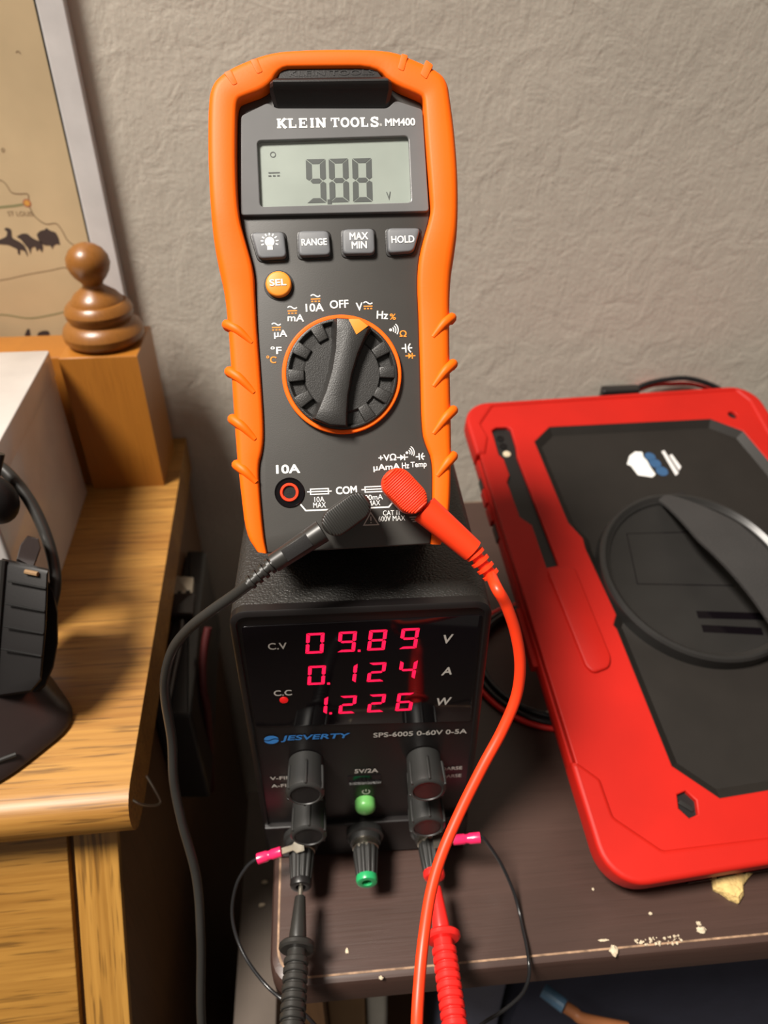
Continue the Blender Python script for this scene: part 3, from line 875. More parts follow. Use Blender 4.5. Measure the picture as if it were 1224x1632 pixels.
leg('600mA', (3.82, -35.34), (10.04, -35.27), 1.5, bold=0.008); leg('MAX', (5.63, -36.96), (9.24, -36.95), 1.5, bold=0.008)
g = G(FM)
g.stroke([(-13.53, -36.39), (-12.1, -38.25), (-1.8, -38.23)], 0.42, 0.06)
g.build('legend', MT['white'], bd, smooth=False)
g = G(FM); g.stroke([(6.38, -38.29), (11.61, -38.32), (13.23, -36.5)], 0.42, 0.06); g.build('legend', MT['white'], bd, smooth=False)
g = G(FM)
g.stroke([(6.35, -39.69), (4.23, -43.16), (8.44, -43.22)], 0.34, 0.06, closed=True); g.stroke([(6.36, -40.77), (6.33, -42.03)], 0.32, 0.06); g.stroke([(6.33, -42.39), (6.32, -42.68)], 0.34, 0.06)
g.build('legend', MT['dimwhite'], bd, smooth=False)
leg('CAT III', (9.87, -39.97), (14.7, -40.01), 1.45, bold=0.008); leg('600V MAX', (8.48, -41.63), (16.18, -41.64), 1.5, bold=0.008)
g = G(FM)
for a, b in (((16.14, -40.15), (19.22, -40.12)), ((17.43, -41.53), (19.51, -41.54)), ((17.85, -42.17), (19.12, -42.16)), ((18.27, -42.82), (19.63, -42.81))):
    g.stroke([a, b], 0.3, 0.06)
g.build('legend', MT['dimwhite'], bd, smooth=False)
leg('+VΩ', (9.3, -24.11), (14.47, -24.05), 2.0); diode((14.64, -24.26), (17.83, -24.23), 0.85, 'white')
sound((17.58, -22.98), (1, 0.25), (0.9, 1.5, 2.1), 0.9); cap_symbol((20.06, -24.26), (22.69, -24.19), 0.95)
leg('µAmA', (7.72, -27.04), (15.4, -26.94), 2.2); leg('Hz', (15.96, -26.64), (18.04, -26.63), 1.7); leg('Temp', (18.49, -26.7), (23.12, -26.67), 2.1)
# 10A socket
c = (-16.48, -32.83)
g = G(FM); g.lathe((c[0], c[1], -0.4), (0, 0, 1), [(0, 4.15), (0.75, 4.25), (0.85, 4.15), (0.75, 3.95), (0.46, 3.9), (0.45, 0.1)], 44)
jk = g.build('input_socket', MT['window'], mm)
g = G(FM); g.lathe((c[0], c[1], -0.1), (0, 0, 1), [(0, 2.65), (0.7, 2.65), (0.85, 2.5), (0.85, 2.0), (0.2, 1.9), (0.15, 0.1)], 36)
g.build('socket_ring', MT['redlead'], jk)
g = G(FM); g.lathe((c[0], c[1], 0.08), (0, 0, 1), [(0, 1.85), (0.05, 1.8), (0.06, 0.1)], 28); g.build('socket_hole', MT['black'], jk)
# kickstand down to the power supply
fi = FM.inverted() @ Vector((0.006, 0.262, TZ + 0.1336))
g = G(FM); top = Vector((fi.x, 22, -35.5))
g.loft([[(top.x - 17, top.y, top.z), (top.x + 17, top.y, top.z), (top.x + 17, top.y - 3, top.z), (top.x - 17, top.y - 3, top.z)],
        [(fi.x - 15, fi.y + 2.2, fi.z + 0.6), (fi.x + 15, fi.y + 2.2, fi.z + 0.6), (fi.x + 15, fi.y + 0.4, fi.z + 1.6), (fi.x - 15, fi.y + 0.4, fi.z + 1.6)]])
g.build('kickstand', MT['black'], mm)
# ------------------------------------------------------------------ test leads
def W3(F, p): return F @ Vector(p)
def lead(label, m_cable, m_probe, head0, head1, hw, neck0, neck1, nr0, nr1, relief1, cable_pts, probe_tip, probe_dir, plen, panel):
    """right-angle plug, strain relief, cable and probe of one lead"""
    h0, h1 = Vector(head0), Vector(head1)
    u = (h1 - h0).normalized()
    loc = FM @ Vector((h1.x, h1.y, 0))
    L = thing('test_lead', label, 'test lead', tuple(loc), 'test leads of the multimeter')
    c0, c1 = h0 + u * hw, h1 - u * hw
    g = G(FM); g.prism(stadium(c0, c1, hw), 3.2, 12.6, 1.6, b0=1.2)
    plug = g.build('plug', m_cable, L)
    pad = stadium(c0 + u * 0.15, c1 - u * 0.15, hw - 0.45)
    g = G(FM); g.prism(pad, 12.3, 13.0, 0.25)
    w = Vector((-u.y, u.x)); n_ = 21; Lh = (h1 - h0).length
    for k in range(n_):
        s_ = 0.9 + (Lh - 1.8) * k / (n_ - 1)
        q = s_ if s_ < hw else (Lh - s_ if Lh - s_ < hw else hw)
        half_ = math.sqrt(max(0.0, hw * hw - (hw - q) ** 2)) - 0.55
        if half_ < 0.5: continue
        c = h0 + u * s_
        a, b = c - w * half_, c + w * half_
        g.tube([(a.x, a.y, 12.85), (a.x * .94 + b.x * .06, a.y * .94 + b.y * .06, 13.08), (b.x * .94 + a.x * .06, b.y * .94 + a.y * .06, 13.08), (b.x, b.y, 12.85)], 0.27, 6, 1)
    g.build('grip_pad', m_cable, plug)
    n0, n1 = Vector(neck0), Vector(neck1)
    g = G(FM); g.tube([(n0.x, n0.y, 8.2), (n0.x * .5 + n1.x * .5, n0.y * .5 + n1.y * .5, 8.2), (n1.x, n1.y, 8.0)], lambda t_: nr0 + (nr1 - nr0) * t_, 24, 6)
    nk = g.build('plug_neck', m_cable, L)
    d = (n1 - n0)
    if panel:
        wv = Vector((-d.y, d.x)).normalized()
        a, b = n0 + d * 0.26, n0 + d * 0.76
        g = G(FM)
        g.prism([tuple(a + wv * 1.9), tuple(b + wv * 1.8), tuple(b - wv * 1.8), tuple(a - wv * 1.9)], 9.5, 8.2 + nr0 * 0.97, 0.1)
        g.build('flat_panel', MT['black'], nk)
    r1 = Vector(relief1); e = r1 - n1
    rr = nr1 * 0.80
    g = G(FM)
    g.tube([(n1.x, n1.y, 8.0), ((n1 + e * .5).x, (n1 + e * .5).y, 7.9), (r1.x, r1.y, 7.8)], rr * 0.66, 16, 4)
    for k in range(4):
        c = n1 + e * (0.14 + 0.25 * k)
        eu = e.normalized()
        rk = rr * (1.08 - 0.05 * k)
        g.lathe((c.x, c.y, 7.95), (eu.x, eu.y, 0), [(-0.7, rk * .7), (-0.6, rk), (0.3, rk), (0.42, rk * .7)], 18)
    g.build('strain_relief', m_cable, L)
    # metal pin into the socket under the head
    jp = h1 - u * hw
    g = G(FM); g.lathe((jp.x, jp.y, 0.12), (0, 0, 1), [(0, 2.6), (3.6, 3.0)], 20); g.build('plug_collar', m_cable, L)
    start = FM @ Vector((r1.x - e.normalized().x * 1.0, r1.y - e.normalized().y * 1.0, 7.85))
    # probe
    tip = Vector(probe_tip); pd = Vector(probe_dir).normalized()
    end = tip + pd * plen
    g = G(); g.tube([start] + [Vector(q) for q in cable_pts] + [end + pd * 0.05 + Vector((0, 0, -0.03)), end + pd * 0.012, end - pd * 0.002], 0.0016, 14, 10)
    g.build('cable', m_cable, L, angle=80)
    k = 0.001
    g = G(); g.lathe(tip, pd, [(-8 * k, 0.2 * k), (-7 * k, 0.8 * k), (4.5 * k, 0.9 * k)], 14); g.build('probe_tip', MT['silver'], L)
    g = G()
    g.lathe(tip, pd, [(3.6 * k, 0.9 * k), (3.8 * k, 1.9 * k), (5 * k, 2.05 * k), (17.5 * k, 3.05 * k), (18.2 * k, 2.8 * k), (19.0 * k, 2.8 * k)], 28)
    prof = [(19.0, 3.2), (24.5, 3.4)]
    x = 24.5
    for q in range(9):
        prof += [(x + 0.1, 4.0), (x + 0.4, 4.25), (x + 1.7, 4.25), (x + 2.0, 4.0), (x + 2.1, 3.4), (x + 2.75, 3.4)]
        x += 2.75
    prof += [(x + 1, 3.75), (x + 6, 3.9), (plen / k - 8, 3.6), (plen / k - 1, 2.6), (plen / k, 1.7)]
    g2 = G(); g2.lathe(tip, pd, [(a * k, b * k) for a, b in prof], 30)
    hd = g2.build('probe_handle', m_probe, L)
    g.build('probe_cone', m_probe, hd)
    g = G(); g.lathe(tip, pd, [(19.4 * k, 3.3 * k), (19.5 * k, 5.6 * k), (20.2 * k, 6.3 * k), (21.4 * k, 6.3 * k), (22.0 * k, 5.6 * k), (22.1 * k, 3.3 * k)], 32)
    g.build('finger_guard', m_probe, hd)
    return L
FPy = (FP.to_3x3() @ Vector((0, 0, 1))).normalized()
def post_end(px, zoff): return FP @ Vector((px[0], px[1] - 1.0, zoff))
PBk = post_end((-25.21, 16.77), 22.2)
PRd = post_end((24.13, 17.44), 22.2)
lead('black test lead plugged into the centre socket with its probe in the black terminal', MT['blacklead'], MT['blacklead'],
     (-6.74, -43.82), (5.52, -35.78), 4.0, (-7.35, -44.07), (-21.13, -52.28), 3.3, 2.7, (-28.4, -57.84),
     [(-0.0285, 0.1572, 0.6969), (-0.0361, 0.1589, 0.6897), (-0.044, 0.1617, 0.6806), (-0.0503, 0.1637, 0.6707), (-0.0546, 0.1643, 0.6591), (-0.0564, 0.1638, 0.648), (-0.0569, 0.1612, 0.6306), (-0.0581, 0.1563, 0.6152), (-0.057, 0.1503, 0.6002), (-0.0542, 0.1418, 0.5785), (-0.0546, 0.1306, 0.5563), (-0.0571, 0.1147, 0.5238), (-0.055, 0.0982, 0.4876), (-0.0346, 0.0824, 0.4853)],
     tuple(PBk), tuple(FPy + Vector((-0.035, 0, -0.02))), 0.098, True)
lead('red test lead plugged into the right socket with its cable curving past the digits', MT['redlead'], MT['redprobe'],
     (20.11, -39.6), (10.92, -28.92), 4.35, (20.97, -39.35), (33.88, -51.64), 4.15, 3.35, (39.31, -59.43),
     [(0.0426, 0.1439, 0.7058), (0.0453, 0.1425, 0.7008), (0.0484, 0.1406, 0.6918), (0.0501, 0.1382, 0.6819), (0.0493, 0.1352, 0.6724), (0.045, 0.1305, 0.6637), (0.039, 0.1246, 0.6566), (0.0319, 0.1168, 0.6484), (0.0256, 0.1085, 0.6413), (0.0217, 0.1012, 0.6359), (0.0188, 0.0925, 0.6304), (0.0166, 0.0837, 0.6265), (0.0148, 0.0741, 0.6217), (0.0135, 0.0617, 0.6112), (0.0167, 0.0563, 0.5921)],
     tuple(PRd), tuple(FPy + Vector((0.02, 0, -0.02))), 0.098, False)

# ------------------------------------------------------------------ thin wires with pink crimps on the terminals
def crimp(label, base, c0, c1, pts, hl):
    base, c0, c1 = Vector(base), Vector(c0), Vector(c1)
    L = thing('hookup_wire', label, 'wire', tuple(base), 'thin wires on the terminals')
    d = (c1 - c0).normalized()
    g = G(); k = 0.001
    up = Vector((0, 0, 1)); sd = d.cross(up).normalized()
    m_ = Matrix((( sd.x, d.x, 0, c0.x), (sd.y, d.y, 0, c0.y), (sd.z, d.z, 1, c0.z), (0, 0, 0, 1)))
    ln = (c0 - base).length
    g = G(m_ @ Matrix.Scale(0.001, 4))
    g.loft([[(-1.2, 1.0, -0.25), (1.2, 1.0, -0.25), (1.2, 1.0, 0.25), (-1.2, 1.0, 0.25)], [(-1.1, -ln * 500, -0.25), (1.1, -ln * 500, -0.25), (1.1, -ln * 500, 0.25), (-1.1, -ln * 500, 0.25)],
            [(-2.6, -ln * 650, -0.25), (2.6, -ln * 650, -0.25), (2.6, -ln * 650, 0.25), (-2.6, -ln * 650, 0.25)], [(-2.6, -ln * 1000, -0.25), (2.6, -ln * 1000, -0.25), (2.6, -ln * 1000, 0.25), (-2.6, -ln * 1000, 0.25)]])
    g.build('spade_tongue', MT['metal'], L)
    lc = (c1 - c0).length
    g = G(); g.lathe(c0, d, [(0, 1.5 * k), (0.2 * k, 1.9 * k), (lc * .42, 1.9 * k), (lc * .46, 1.65 * k), (lc * .56, 1.65 * k), (lc * .62, 2.0 * k), (lc, 2.05 * k), (lc, 1.4 * k), (lc - 1.5 * k, 1.3 * k)], 24)
    g.build('crimp_sleeve', MT['pink'], L)
    g = G(); g.tube([c1 - d * 0.002, c1 + d * 0.001] + [Vector(q) for q in pts], 0.00066, 10, 8)
    g.build('insulated_wire', MT['wire'], L, angle=80)
crimp('thin black wire with a pink crimp leaving the black terminal to the left', (-0.0172, 0.1546, 0.5734), (-0.0252, 0.1541, 0.57), (-0.0343, 0.1532, 0.5677),
      [(-0.0389, 0.1517, 0.565), (-0.0427, 0.1477, 0.5608), (-0.0445, 0.1413, 0.5552), (-0.0432, 0.1348, 0.5497), (-0.039, 0.1271, 0.5465), (-0.0321, 0.1194, 0.5435), (-0.0257, 0.1139, 0.5436), (-0.0185, 0.1096, 0.5419), (-0.0114, 0.1041, 0.5317), (-0.0079, 0.0989, 0.5112)], 0)
crimp('thin black wire with a pink crimp drooping from the red terminal over the table edge', (0.0315, 0.1498, 0.5752), (0.039, 0.1499, 0.5753), (0.0491, 0.1495, 0.5761),
      [(0.0537, 0.1477, 0.5707), (0.0578, 0.1445, 0.5634), (0.0614, 0.1388, 0.5559), (0.0627, 0.1323, 0.5522), (0.0626, 0.1272, 0.552), (0.0623, 0.1204, 0.5529), (0.0617, 0.1145, 0.5531), (0.061, 0.1108, 0.5497), (0.0585, 0.1085, 0.5428), (0.0522, 0.1073, 0.5335), (0.0453, 0.1074, 0.5226), (0.0373, 0.1055, 0.5088)], 0)

# ------------------------------------------------------------------ tablet in a red rugged case
tb = thing('tablet', 'tablet in a red rugged case lying face down with a black hand strap', 'tablet', tuple(FT @ Vector((89, 0, -14))))
TW, TL = 178.8, 251.7
shell = rrect(0, TW, 0, TL, 15, 7)
g = G(FT)
def ins(d): return rrect(d, TW - d, d, TL - d, 15 - d * .8, 7)
g.loft([[(x, y, -14) for x, y in ins(4)], [(x, y, -13.2) for x, y in ins(1.6)], [(x, y, -10.5) for x, y in ins(0)], [(x, y, -5.5) for x, y in ins(0)], [(x, y, -4.0) for x, y in ins(0.5)], [(x, y, -3.8) for x, y in ins(3.0)]])
case = g.build('rugged_case', MT['redcase'], tb)
BPo = [(33.87, 220.56), (45.44, 230.73), (142.18, 228.18), (157.41, 217.11), (163, 186), (158, 160), (165, 152), (165, 92), (158, 84), (162, 40), (150, 26), (54.54, 24.91), (40.3, 39.69), (39.48, 102.72), (38.63, 105.11), (41.78, 110.02), (39.26, 148.03), (39.95, 154.08), (35.54, 164.53)]
CAMH = [(11.99, 231.22), (14.82, 233.14), (21.33, 233.02), (23.02, 231.16), (22.53, 217.89), (21.22, 211.09), (22.9, 139.81), (16.48, 139.08), (16.45, 164.84), (11.67, 170.53), (11.06, 193.89), (13.63, 198.42), (13.42, 209.58), (11.48, 212.95)]
HEX = [((40.48, 24.39)[0] + 4.2 * cos(radians(60 * k + 10)), (40.48, 24.39)[1] + 5.4 * sin(radians(60 * k + 10))) for k in range(6)]
SCR = circle((157.08, 230.04)[0], (157.08, 230.04)[1], 2.6, 20)
plate('case_back', [rrect(1.2, TW - 1.2, 1.2, TL - 1.2, 14, 7), BPo, CAMH, HEX, SCR], -4.0, 0.15, FT, MT['redcase'], tb, 0.55)
def inner(d): return inset(BPo, d)
g = G(FT)
g.loft([[(x, y, -0.15) for x, y in inner(-0.3)], [(x, y, -0.2) for x, y in inner(0.2)], [(x, y, -3.2) for x, y in inner(4.2)]], cap0=False)
g.build('back_panel', MT['backplate'], tb, angle=20)
g = G(FT); g.prism(inset(CAMH, -0.4), -2.4, -1.9)
cs = g.build('camera_slot', MT['black'], tb)
for q in ((15.91, 226.06), (16.22, 220.36)):
    g = G(FT); g.lathe((q[0], q[1], -1.95), (0, 0, 1), [(0, 2.3), (0.4, 2.2), (0.5, 1.6), (0.2, 1.5), (0.2, 0.1)], 24); g.build('camera_lens', MT['window'], cs)
q = (16.66, 214.56); g = G(FT); g.lathe((q[0], q[1], -1.95), (0, 0, 1), [(0, 2.2), (0.5, 2.1), (0.7, 1.4), (0.72, 0.1)], 24); g.build('camera_flash', MT['cream'], cs)
g = G(FT); g.prism(inset(HEX, -0.4), -2.4, -2.0)
hx = g.build('port_plug', MT['black'], tb)
q = (40.48, 24.39); g = G(FT); g.prism(rpoly([(q[0] - 3.0, q[1] + 1.2), (q[0] - 1.6, q[1] + 2.6), (q[0] + 2.9, q[1] - 1.6), (q[0] + 1.6, q[1] - 2.8)], .3), -2.1, -1.2, .2); g.build('plug_bar', MT['rim'], hx)
g = G(FT); g.prism(inset(SCR, -0.3), -2.4, -1.6); g.build('screw', MT['black'], tb)
# pen cover and corner bumpers
PEN = rpoly([(15.86, 138.06), (29.86, 138.11), (31.3, 88.85), (28.8, 84.29), (20.91, 82.57), (18.35, 86.19)], 3.5)
g = G(FT); g.prism(PEN, -0.6, 1.7, 1.0); g.build('pen_cover', MT['redcase'], tb)
def bumper(pts):
    return plate('corner_bumper', [rpoly(pts, 1.2, 3)], -9.5, 1.1, FT, MT['redcase'], tb, 1.9, 4)
def arc(cx_, cy_, r, a0, a1, n=7): return [(cx_ + r * cos(radians(a0 + (a1 - a0) * k / n)), cy_ + r * sin(radians(a0 + (a1 - a0) * k / n))) for k in range(n + 1)]
bumper(arc(14.5, 14.5, 15.5, 180, 270) + arc(TW - 14.5, 14.5, 15.5, 270, 360) + [(179.8, 62), (172, 58), (166, 20), (151, 7), (67.22, 8.41), (24.0, 9.79), (9.43, 23.89), (9.09, 38.48), (2.04, 46.01), (-1.0, 47)])
bumper(arc(TW - 14.5, TL - 14.5, 15.5, 0, 90) + arc(14.5, TL - 14.5, 15.5, 90, 180) + [(-1.0, 214), (4.5, 214), (9.0, 226), (7.0, 236), (17, 249), (168, 249), (172, 240), (170, 205), (179.8, 200)])
# openings along the near edge and buttons on the left edge
for x0, x1 in ((34, 44), (47, 54), (58, 96)):
    g = G(FT); g.box(x0, x1, -1.25, 0.6, -12.4, -9.8)
    g.build('edge_opening', MT['window'], tb)
for y0, y1, m_, d in ((196, 203, 'black', 0.5), (186, 195, 'redcase', 1.2), (174, 184, 'redcase', 1.2), (163, 172, 'black', 0.5), (92, 122, 'redcase', 2.2)):
    g = G(FT); g.box(-d, 2.0, y0, y1, -11.0, -6.0); g.build('side_button', MT[m_], tb)
# ring with hand strap
RC = (89.6, 127.0)
g = G(FT)
g.lathe((RC[0], RC[1], 0), (0, 0, 1), [(-3.3, 48.8), (2.6, 48.2), (3.7, 47.2), (3.9, 46.0), (3.0, 44.6), (2.2, 43.8), (2.0, 43.2), (0.9, 42.6), (0.7, 42.0), (0.7, 0.2)], 96)
rg = g.build('strap_ring', MT['rim'], tb, angle=30)
g = G(FT)
R0 = [(62.87, 153.91), (118.12, 149.48), (106.57, 117.98), (57.46, 124.71)]
g.stroke(R0, 0.5, 0.74, closed=True)
g.build('ring_seam', MT['window'], rg, smooth=False)
for a, b in (((79.72, 105.19), (110.73, 100.49)), ((79.05, 97.96), (106.96, 92.96))):
    d = (Vector(b) - Vector(a)); n_ = Vector((-d.y, d.x)).normalized() * 1.9
    g = G(FT); g.prism([tuple(Vector(a) + n_), tuple(Vector(b) + n_), tuple(Vector(b) - n_), tuple(Vector(a) - n_)], 0.5, 0.85); g.build('strap_slot', MT['window'], rg)
# strap: a wide band arching from the hook on the left to the far side of the ring
A0, A1 = Vector((88.86, 173.08)), Vector((122.33, 65.34))
ax = (A1 - A0); pr = Vector((-ax.y, ax.x)).normalized()
g = G(FT)
n_ = 22; secs = []
for k in range(n_ + 1):
    t_ = k / n_
    c = A0 + ax * t_
    hgt = 2.0 + 15.0 * sin(pi * min(1, t_ * 1.0)) ** 0.8
    wd = 3.0 + 9.0 * min(1, t_ / 0.30) if t_ < 0.7 else 12.0
    e0, e1 = c - pr * wd * 0.95, c + pr * wd * 1.05
    mid = (e0 + e1) / 2
    secs.append([(e0.x, e0.y, hgt - 1.0), (mid.x, mid.y, hgt + 0.3), (e1.x, e1.y, hgt), (e1.x, e1.y, hgt + 1.5), (mid.x, mid.y, hgt + 1.9), (e0.x, e0.y, hgt + 0.5)])
g.loft(secs)
st = g.build('hand_strap', MT['strap'], tb, angle=50)
g = G(FT); q = A0
g.prism(rpoly([(q.x - 2.5, q.y + 1.5), (q.x + 14, q.y + 3.0), (q.x + 14, q.y - 4.0), (q.x - 1.0, q.y - 5.5)], 1.0), 0.6, 2.6, 0.6)
g.build('strap_hook', MT['black'], st)
# printed mark
g = G(FT); g.flat([(90.15, 210.57), (94.12, 209.91), (93.43, 205.94), (94.46, 203.46), (94.68, 198.43), (95.51, 193.18), (92.76, 191.39), (85.36, 193.66), (83.82, 200.55), (81.98, 201.79), (85.72, 207.76)], -3.1)
g.build('printed_mark', MT['white'], tb, smooth=False)
for c, r in (((97.3, 205.98), 3.1), ((98.28, 201.01), 3.4), ((99.94, 195.13), 3.4)):
    g = G(FT); g.flat(circle(c[0], c[1], r, 20), -3.1); g.build('printed_mark', MT['logoblue'], tb, smooth=False)
for pts in ([(105.29, 209.21), (107.37, 209.72), (108.9, 192.88), (106.32, 191.11)], [(108.58, 205.82), (110.57, 206.57), (112.17, 197.11), (109.72, 194.39)]):
    g = G(FT); g.flat(pts, -3.1); g.build('printed_mark', MT['frame'], tb, smooth=False)

# ------------------------------------------------------------------ cables around the tablet
g = G()
g.tube([(0.1709, 0.405, 0.6232), (0.189, 0.406, 0.6258), (0.201, 0.408, 0.63), (0.2145, 0.41, 0.6315), (0.2279, 0.41, 0.6318), (0.2423, 0.408, 0.6282), (0.2541, 0.405, 0.6222), (0.2671, 0.402, 0.6111), (0.2929, 0.4, 0.5994), (0.3334, 0.4, 0.5581)], 0.0016, 10, 8)
cr = G()
cr.tube([(0.1959, 0.4105, 0.6237), (0.2071, 0.4115, 0.6271), (0.2198, 0.4125, 0.627), (0.2324, 0.4125, 0.6264), (0.245, 0.411, 0.6231), (0.2555, 0.408, 0.6179)], 0.0013, 8, 8)
c_ = thing('charging_cable', 'black and red cord arching against the wall behind the tablet', 'cable', (0.2288, 0.408, 0.6164))
g.build('black_strand', MT['wire'], c_, angle=80); cr.build('red_strand', MT['redprobe'], c_, angle=80)
q = Vector((0.1839, 0.405, 0.6248))
g = G(Matrix.Translation(q)); g.prism(rpoly([(-0.013, -0.004), (0.011, -0.004), (0.012, 0.004), (-0.012, 0.004)], 0.002), -0.006, 0.005, 0.001); g.build('connector', MT['black'], c_)
c0 = Vector((0.1085, 0.2560, TZ + 0.0022))
def coil(r, z, a0, a1, n=30): return [c0 + Vector((r * cos(radians(a)), r * 1.02 * sin(radians(a)), z)) for a in [a0 + (a1 - a0) * k / n for k in range(n + 1)]]
cl = thing('coiled_cable', 'coil of thin black and red cable half under the raised left edge of the tablet', 'cable', tuple(c0))
g = G(); g.tube(coil(0.0395, 0.0, 40, 330), 0.0017, 10, 2); g.build('black_strand', MT['wire'], cl, angle=80)
g = G(); g.tube(coil(0.0425, -0.0006, 60, 320), 0.0013, 10, 2); g.build('red_strand', MT['redprobe'], cl, angle=80)
g = G(); g.tube(coil(0.0365, 0.0012, 20, 300), 0.0015, 10, 2); g.build('black_strand', MT['wire'], cl, angle=80)
g = G(); q = c0 + Vector((-0.012, -0.0345, 0.001)); g.lathe(q, (1, -0.25, 0), [(0, 0.0011), (0.0002, 0.0014), (0.0052, 0.0014), (0.0054, 0.001)], 14); g.build('ferrule', MT['silver'], cl)

# ------------------------------------------------------------------ crumbs on the table
def lump(name, label, pos, rx, ry, rz, m_, seed, cat, group=None):
    g = G(); g.ball((pos[0], pos[1], pos[2] + rz * 0.85), rx, ry, rz, 12, 7, 0.28, seed)
    o = g.build(name, m_, None, angle=30)
    tag(o, label, cat, group); return o
rnd = random.Random(4)
chunk = [(0.1374, 0.1416, 0.551), (0.1409, 0.1398, 0.551), (0.1397, 0.1349, 0.551), (0.1421, 0.1332, 0.551), (0.1442, 0.1307, 0.551), (0.1467, 0.1293, 0.551), (0.1499, 0.1316, 0.551), (0.1515, 0.1354, 0.551), (0.1541, 0.1376, 0.551), (0.1574, 0.1396, 0.551), (0.157, 0.1429, 0.551), (0.1422, 0.1442, 0.551)]
g = G()
cx0 = sum(p_[0] for p_ in chunk) / 12; cy0 = sum(p_[1] for p_ in chunk) / 12
def sc_(k, z): return [(cx0 + (p_[0] - cx0) * k * (1 + rnd.uniform(-.06, .06)), cy0 + (p_[1] - cy0) * k * (1 + rnd.uniform(-.06, .06)), TZ + z + rnd.uniform(-.0004, .0004)) for p_ in chunk]
g.loft([[(p_[0], p_[1], TZ + 0.0002) for p_ in chunk], sc_(1.02, 0.0016), sc_(0.86, 0.0034), sc_(0.5, 0.0042)])
tag(g.build('food_crumb', MT['crumb'], None, angle=25), 'pale yellow torn crumb sticking out from under the near edge of the tablet', 'crumb')
FL = [('small pale crumb lying right of the drooping wire near the front edge', (0.0937, 0.1168, 0.55), 1.5, 1.9, 1.0), ('larger of two pale crumbs lying in front of the tablet corner', (0.1286, 0.121, 0.55), 1.7, 1.3, 0.9),
      ('smaller of two pale crumbs lying in front of the tablet corner', (0.1288, 0.1234, 0.55), 0.9, 0.8, 0.6), ('lone tiny pale crumb midway between front edge and tablet', (0.1122, 0.1285, 0.55), 0.7, 0.6, 0.5),
      ('tiny pale fleck just left of the tablet bumper', (0.0936, 0.1395, 0.55), 0.5, 0.5, 0.4), ('thin pale sliver behind the crumb near the drooping wire', (0.0916, 0.1209, 0.55), 2.0, 0.4, 0.3),
      ('tiny glinting fleck between the two probes', (-0.0025, 0.1254, 0.55), 0.6, 1.0, 0.4), ('pale speck on the front edge between the two probes', (0.009, 0.1154, 0.55), 0.8, 0.6, 0.5)]
for i, (lb, q, rx, ry, rz) in enumerate(FL):
    lump('crumb', lb, q, rx * .001, ry * .001, rz * .001, MT['fleck'], 10 + i, 'crumb', 'pale crumbs on the table')
g = G()
for i in range(46):
    x = rnd.uniform(0.103, 0.120); q = (x, 0.1185 + rnd.uniform(-0.0014, 0.0016), TZ)
    s_ = rnd.uniform(0.0002, 0.0006); g.ball((q[0], q[1], q[2] + s_ * .8), s_, s_, s_, 6, 4, 0.3, i)
o = g.build('crumb_dust', MT['fleck'], None, angle=30); tag(o, 'line of pale crumb dust along the front edge of the table', 'crumbs'); o['kind'] = 'stuff'
# ------------------------------------------------------------------ oak chest on the left
ck = thing('oak_chest', 'golden oak chest with a turned corner post and a sloping drawer front', 'chest', (-0.20, 0.28, 0))
DZ = TZ + 0.0525
FR, FL_ = Vector((-0.0766, 0.1555)), Vector((-0.55, 0.1480))
BR, BL = Vector((-0.0886, 0.4135)), Vector((-0.55, 0.4135))
prof = [(1.0, -0.0225), (0.018, -0.0225), (0.0135, -0.0215), (0.006, -0.0200), (0.0022, -0.0165), (0.0004, -0.0125), (0.0, -0.0095), (0.0006, -0.0058), (0.0028, -0.0026), (0.0062, -0.0007), (0.0105, 0.0), (1.0, 0.0)]
g = G()
def slab_end(f, b):
    d = (b - f); L_ = d.length
    return [((f + d * (min(1.0, s_ / L_) if s_ < 1 else 1.0)).x, (f + d * (min(1.0, s_ / L_) if s_ < 1 else 1.0)).y, DZ + z) for s_, z in prof]
g.loft([slab_end(FL_, BL), slab_end(FR, BR)])
g.build('chest_top', MT['oaktop'], ck, angle=40)
# carcass with a sloping front: side profile in depth and height
S0 = FS @ Vector((0, 0, 0))
dn = -(FS.to_3x3() @ Vector((0, 1, 0))).normalized()
def prof_pt(s_, back): # along the slope, set back from the face
    nrm = (FS.to_3x3() @ Vector((0, 0, 1))).normalized()
    v = S0 + dn * s_ - nrm * back
    return v
a0, a1 = prof_pt(-0.012, 0.0034), prof_pt(0.145, 0.0034)
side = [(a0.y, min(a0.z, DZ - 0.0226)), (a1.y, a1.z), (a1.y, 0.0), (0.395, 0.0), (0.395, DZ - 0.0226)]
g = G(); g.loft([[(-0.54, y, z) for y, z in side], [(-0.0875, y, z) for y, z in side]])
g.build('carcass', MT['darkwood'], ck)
slope = 145
g = G(FS); g.prism([(-16.3, -slope), (-0.2, -slope), (-0.2, 9.0), (-16.3, 9.0)], -3.4, 0.0, 0.25); g.build('front_stile', MT['oakstile'], ck)
g = G(FS); g.prism([(-420, -slope), (-18.6, -slope), (-18.6, 4.6), (-420, 4.6)], -3.3, 0.4, 0.5); g.build('drawer_front', MT['oakfront'], ck)
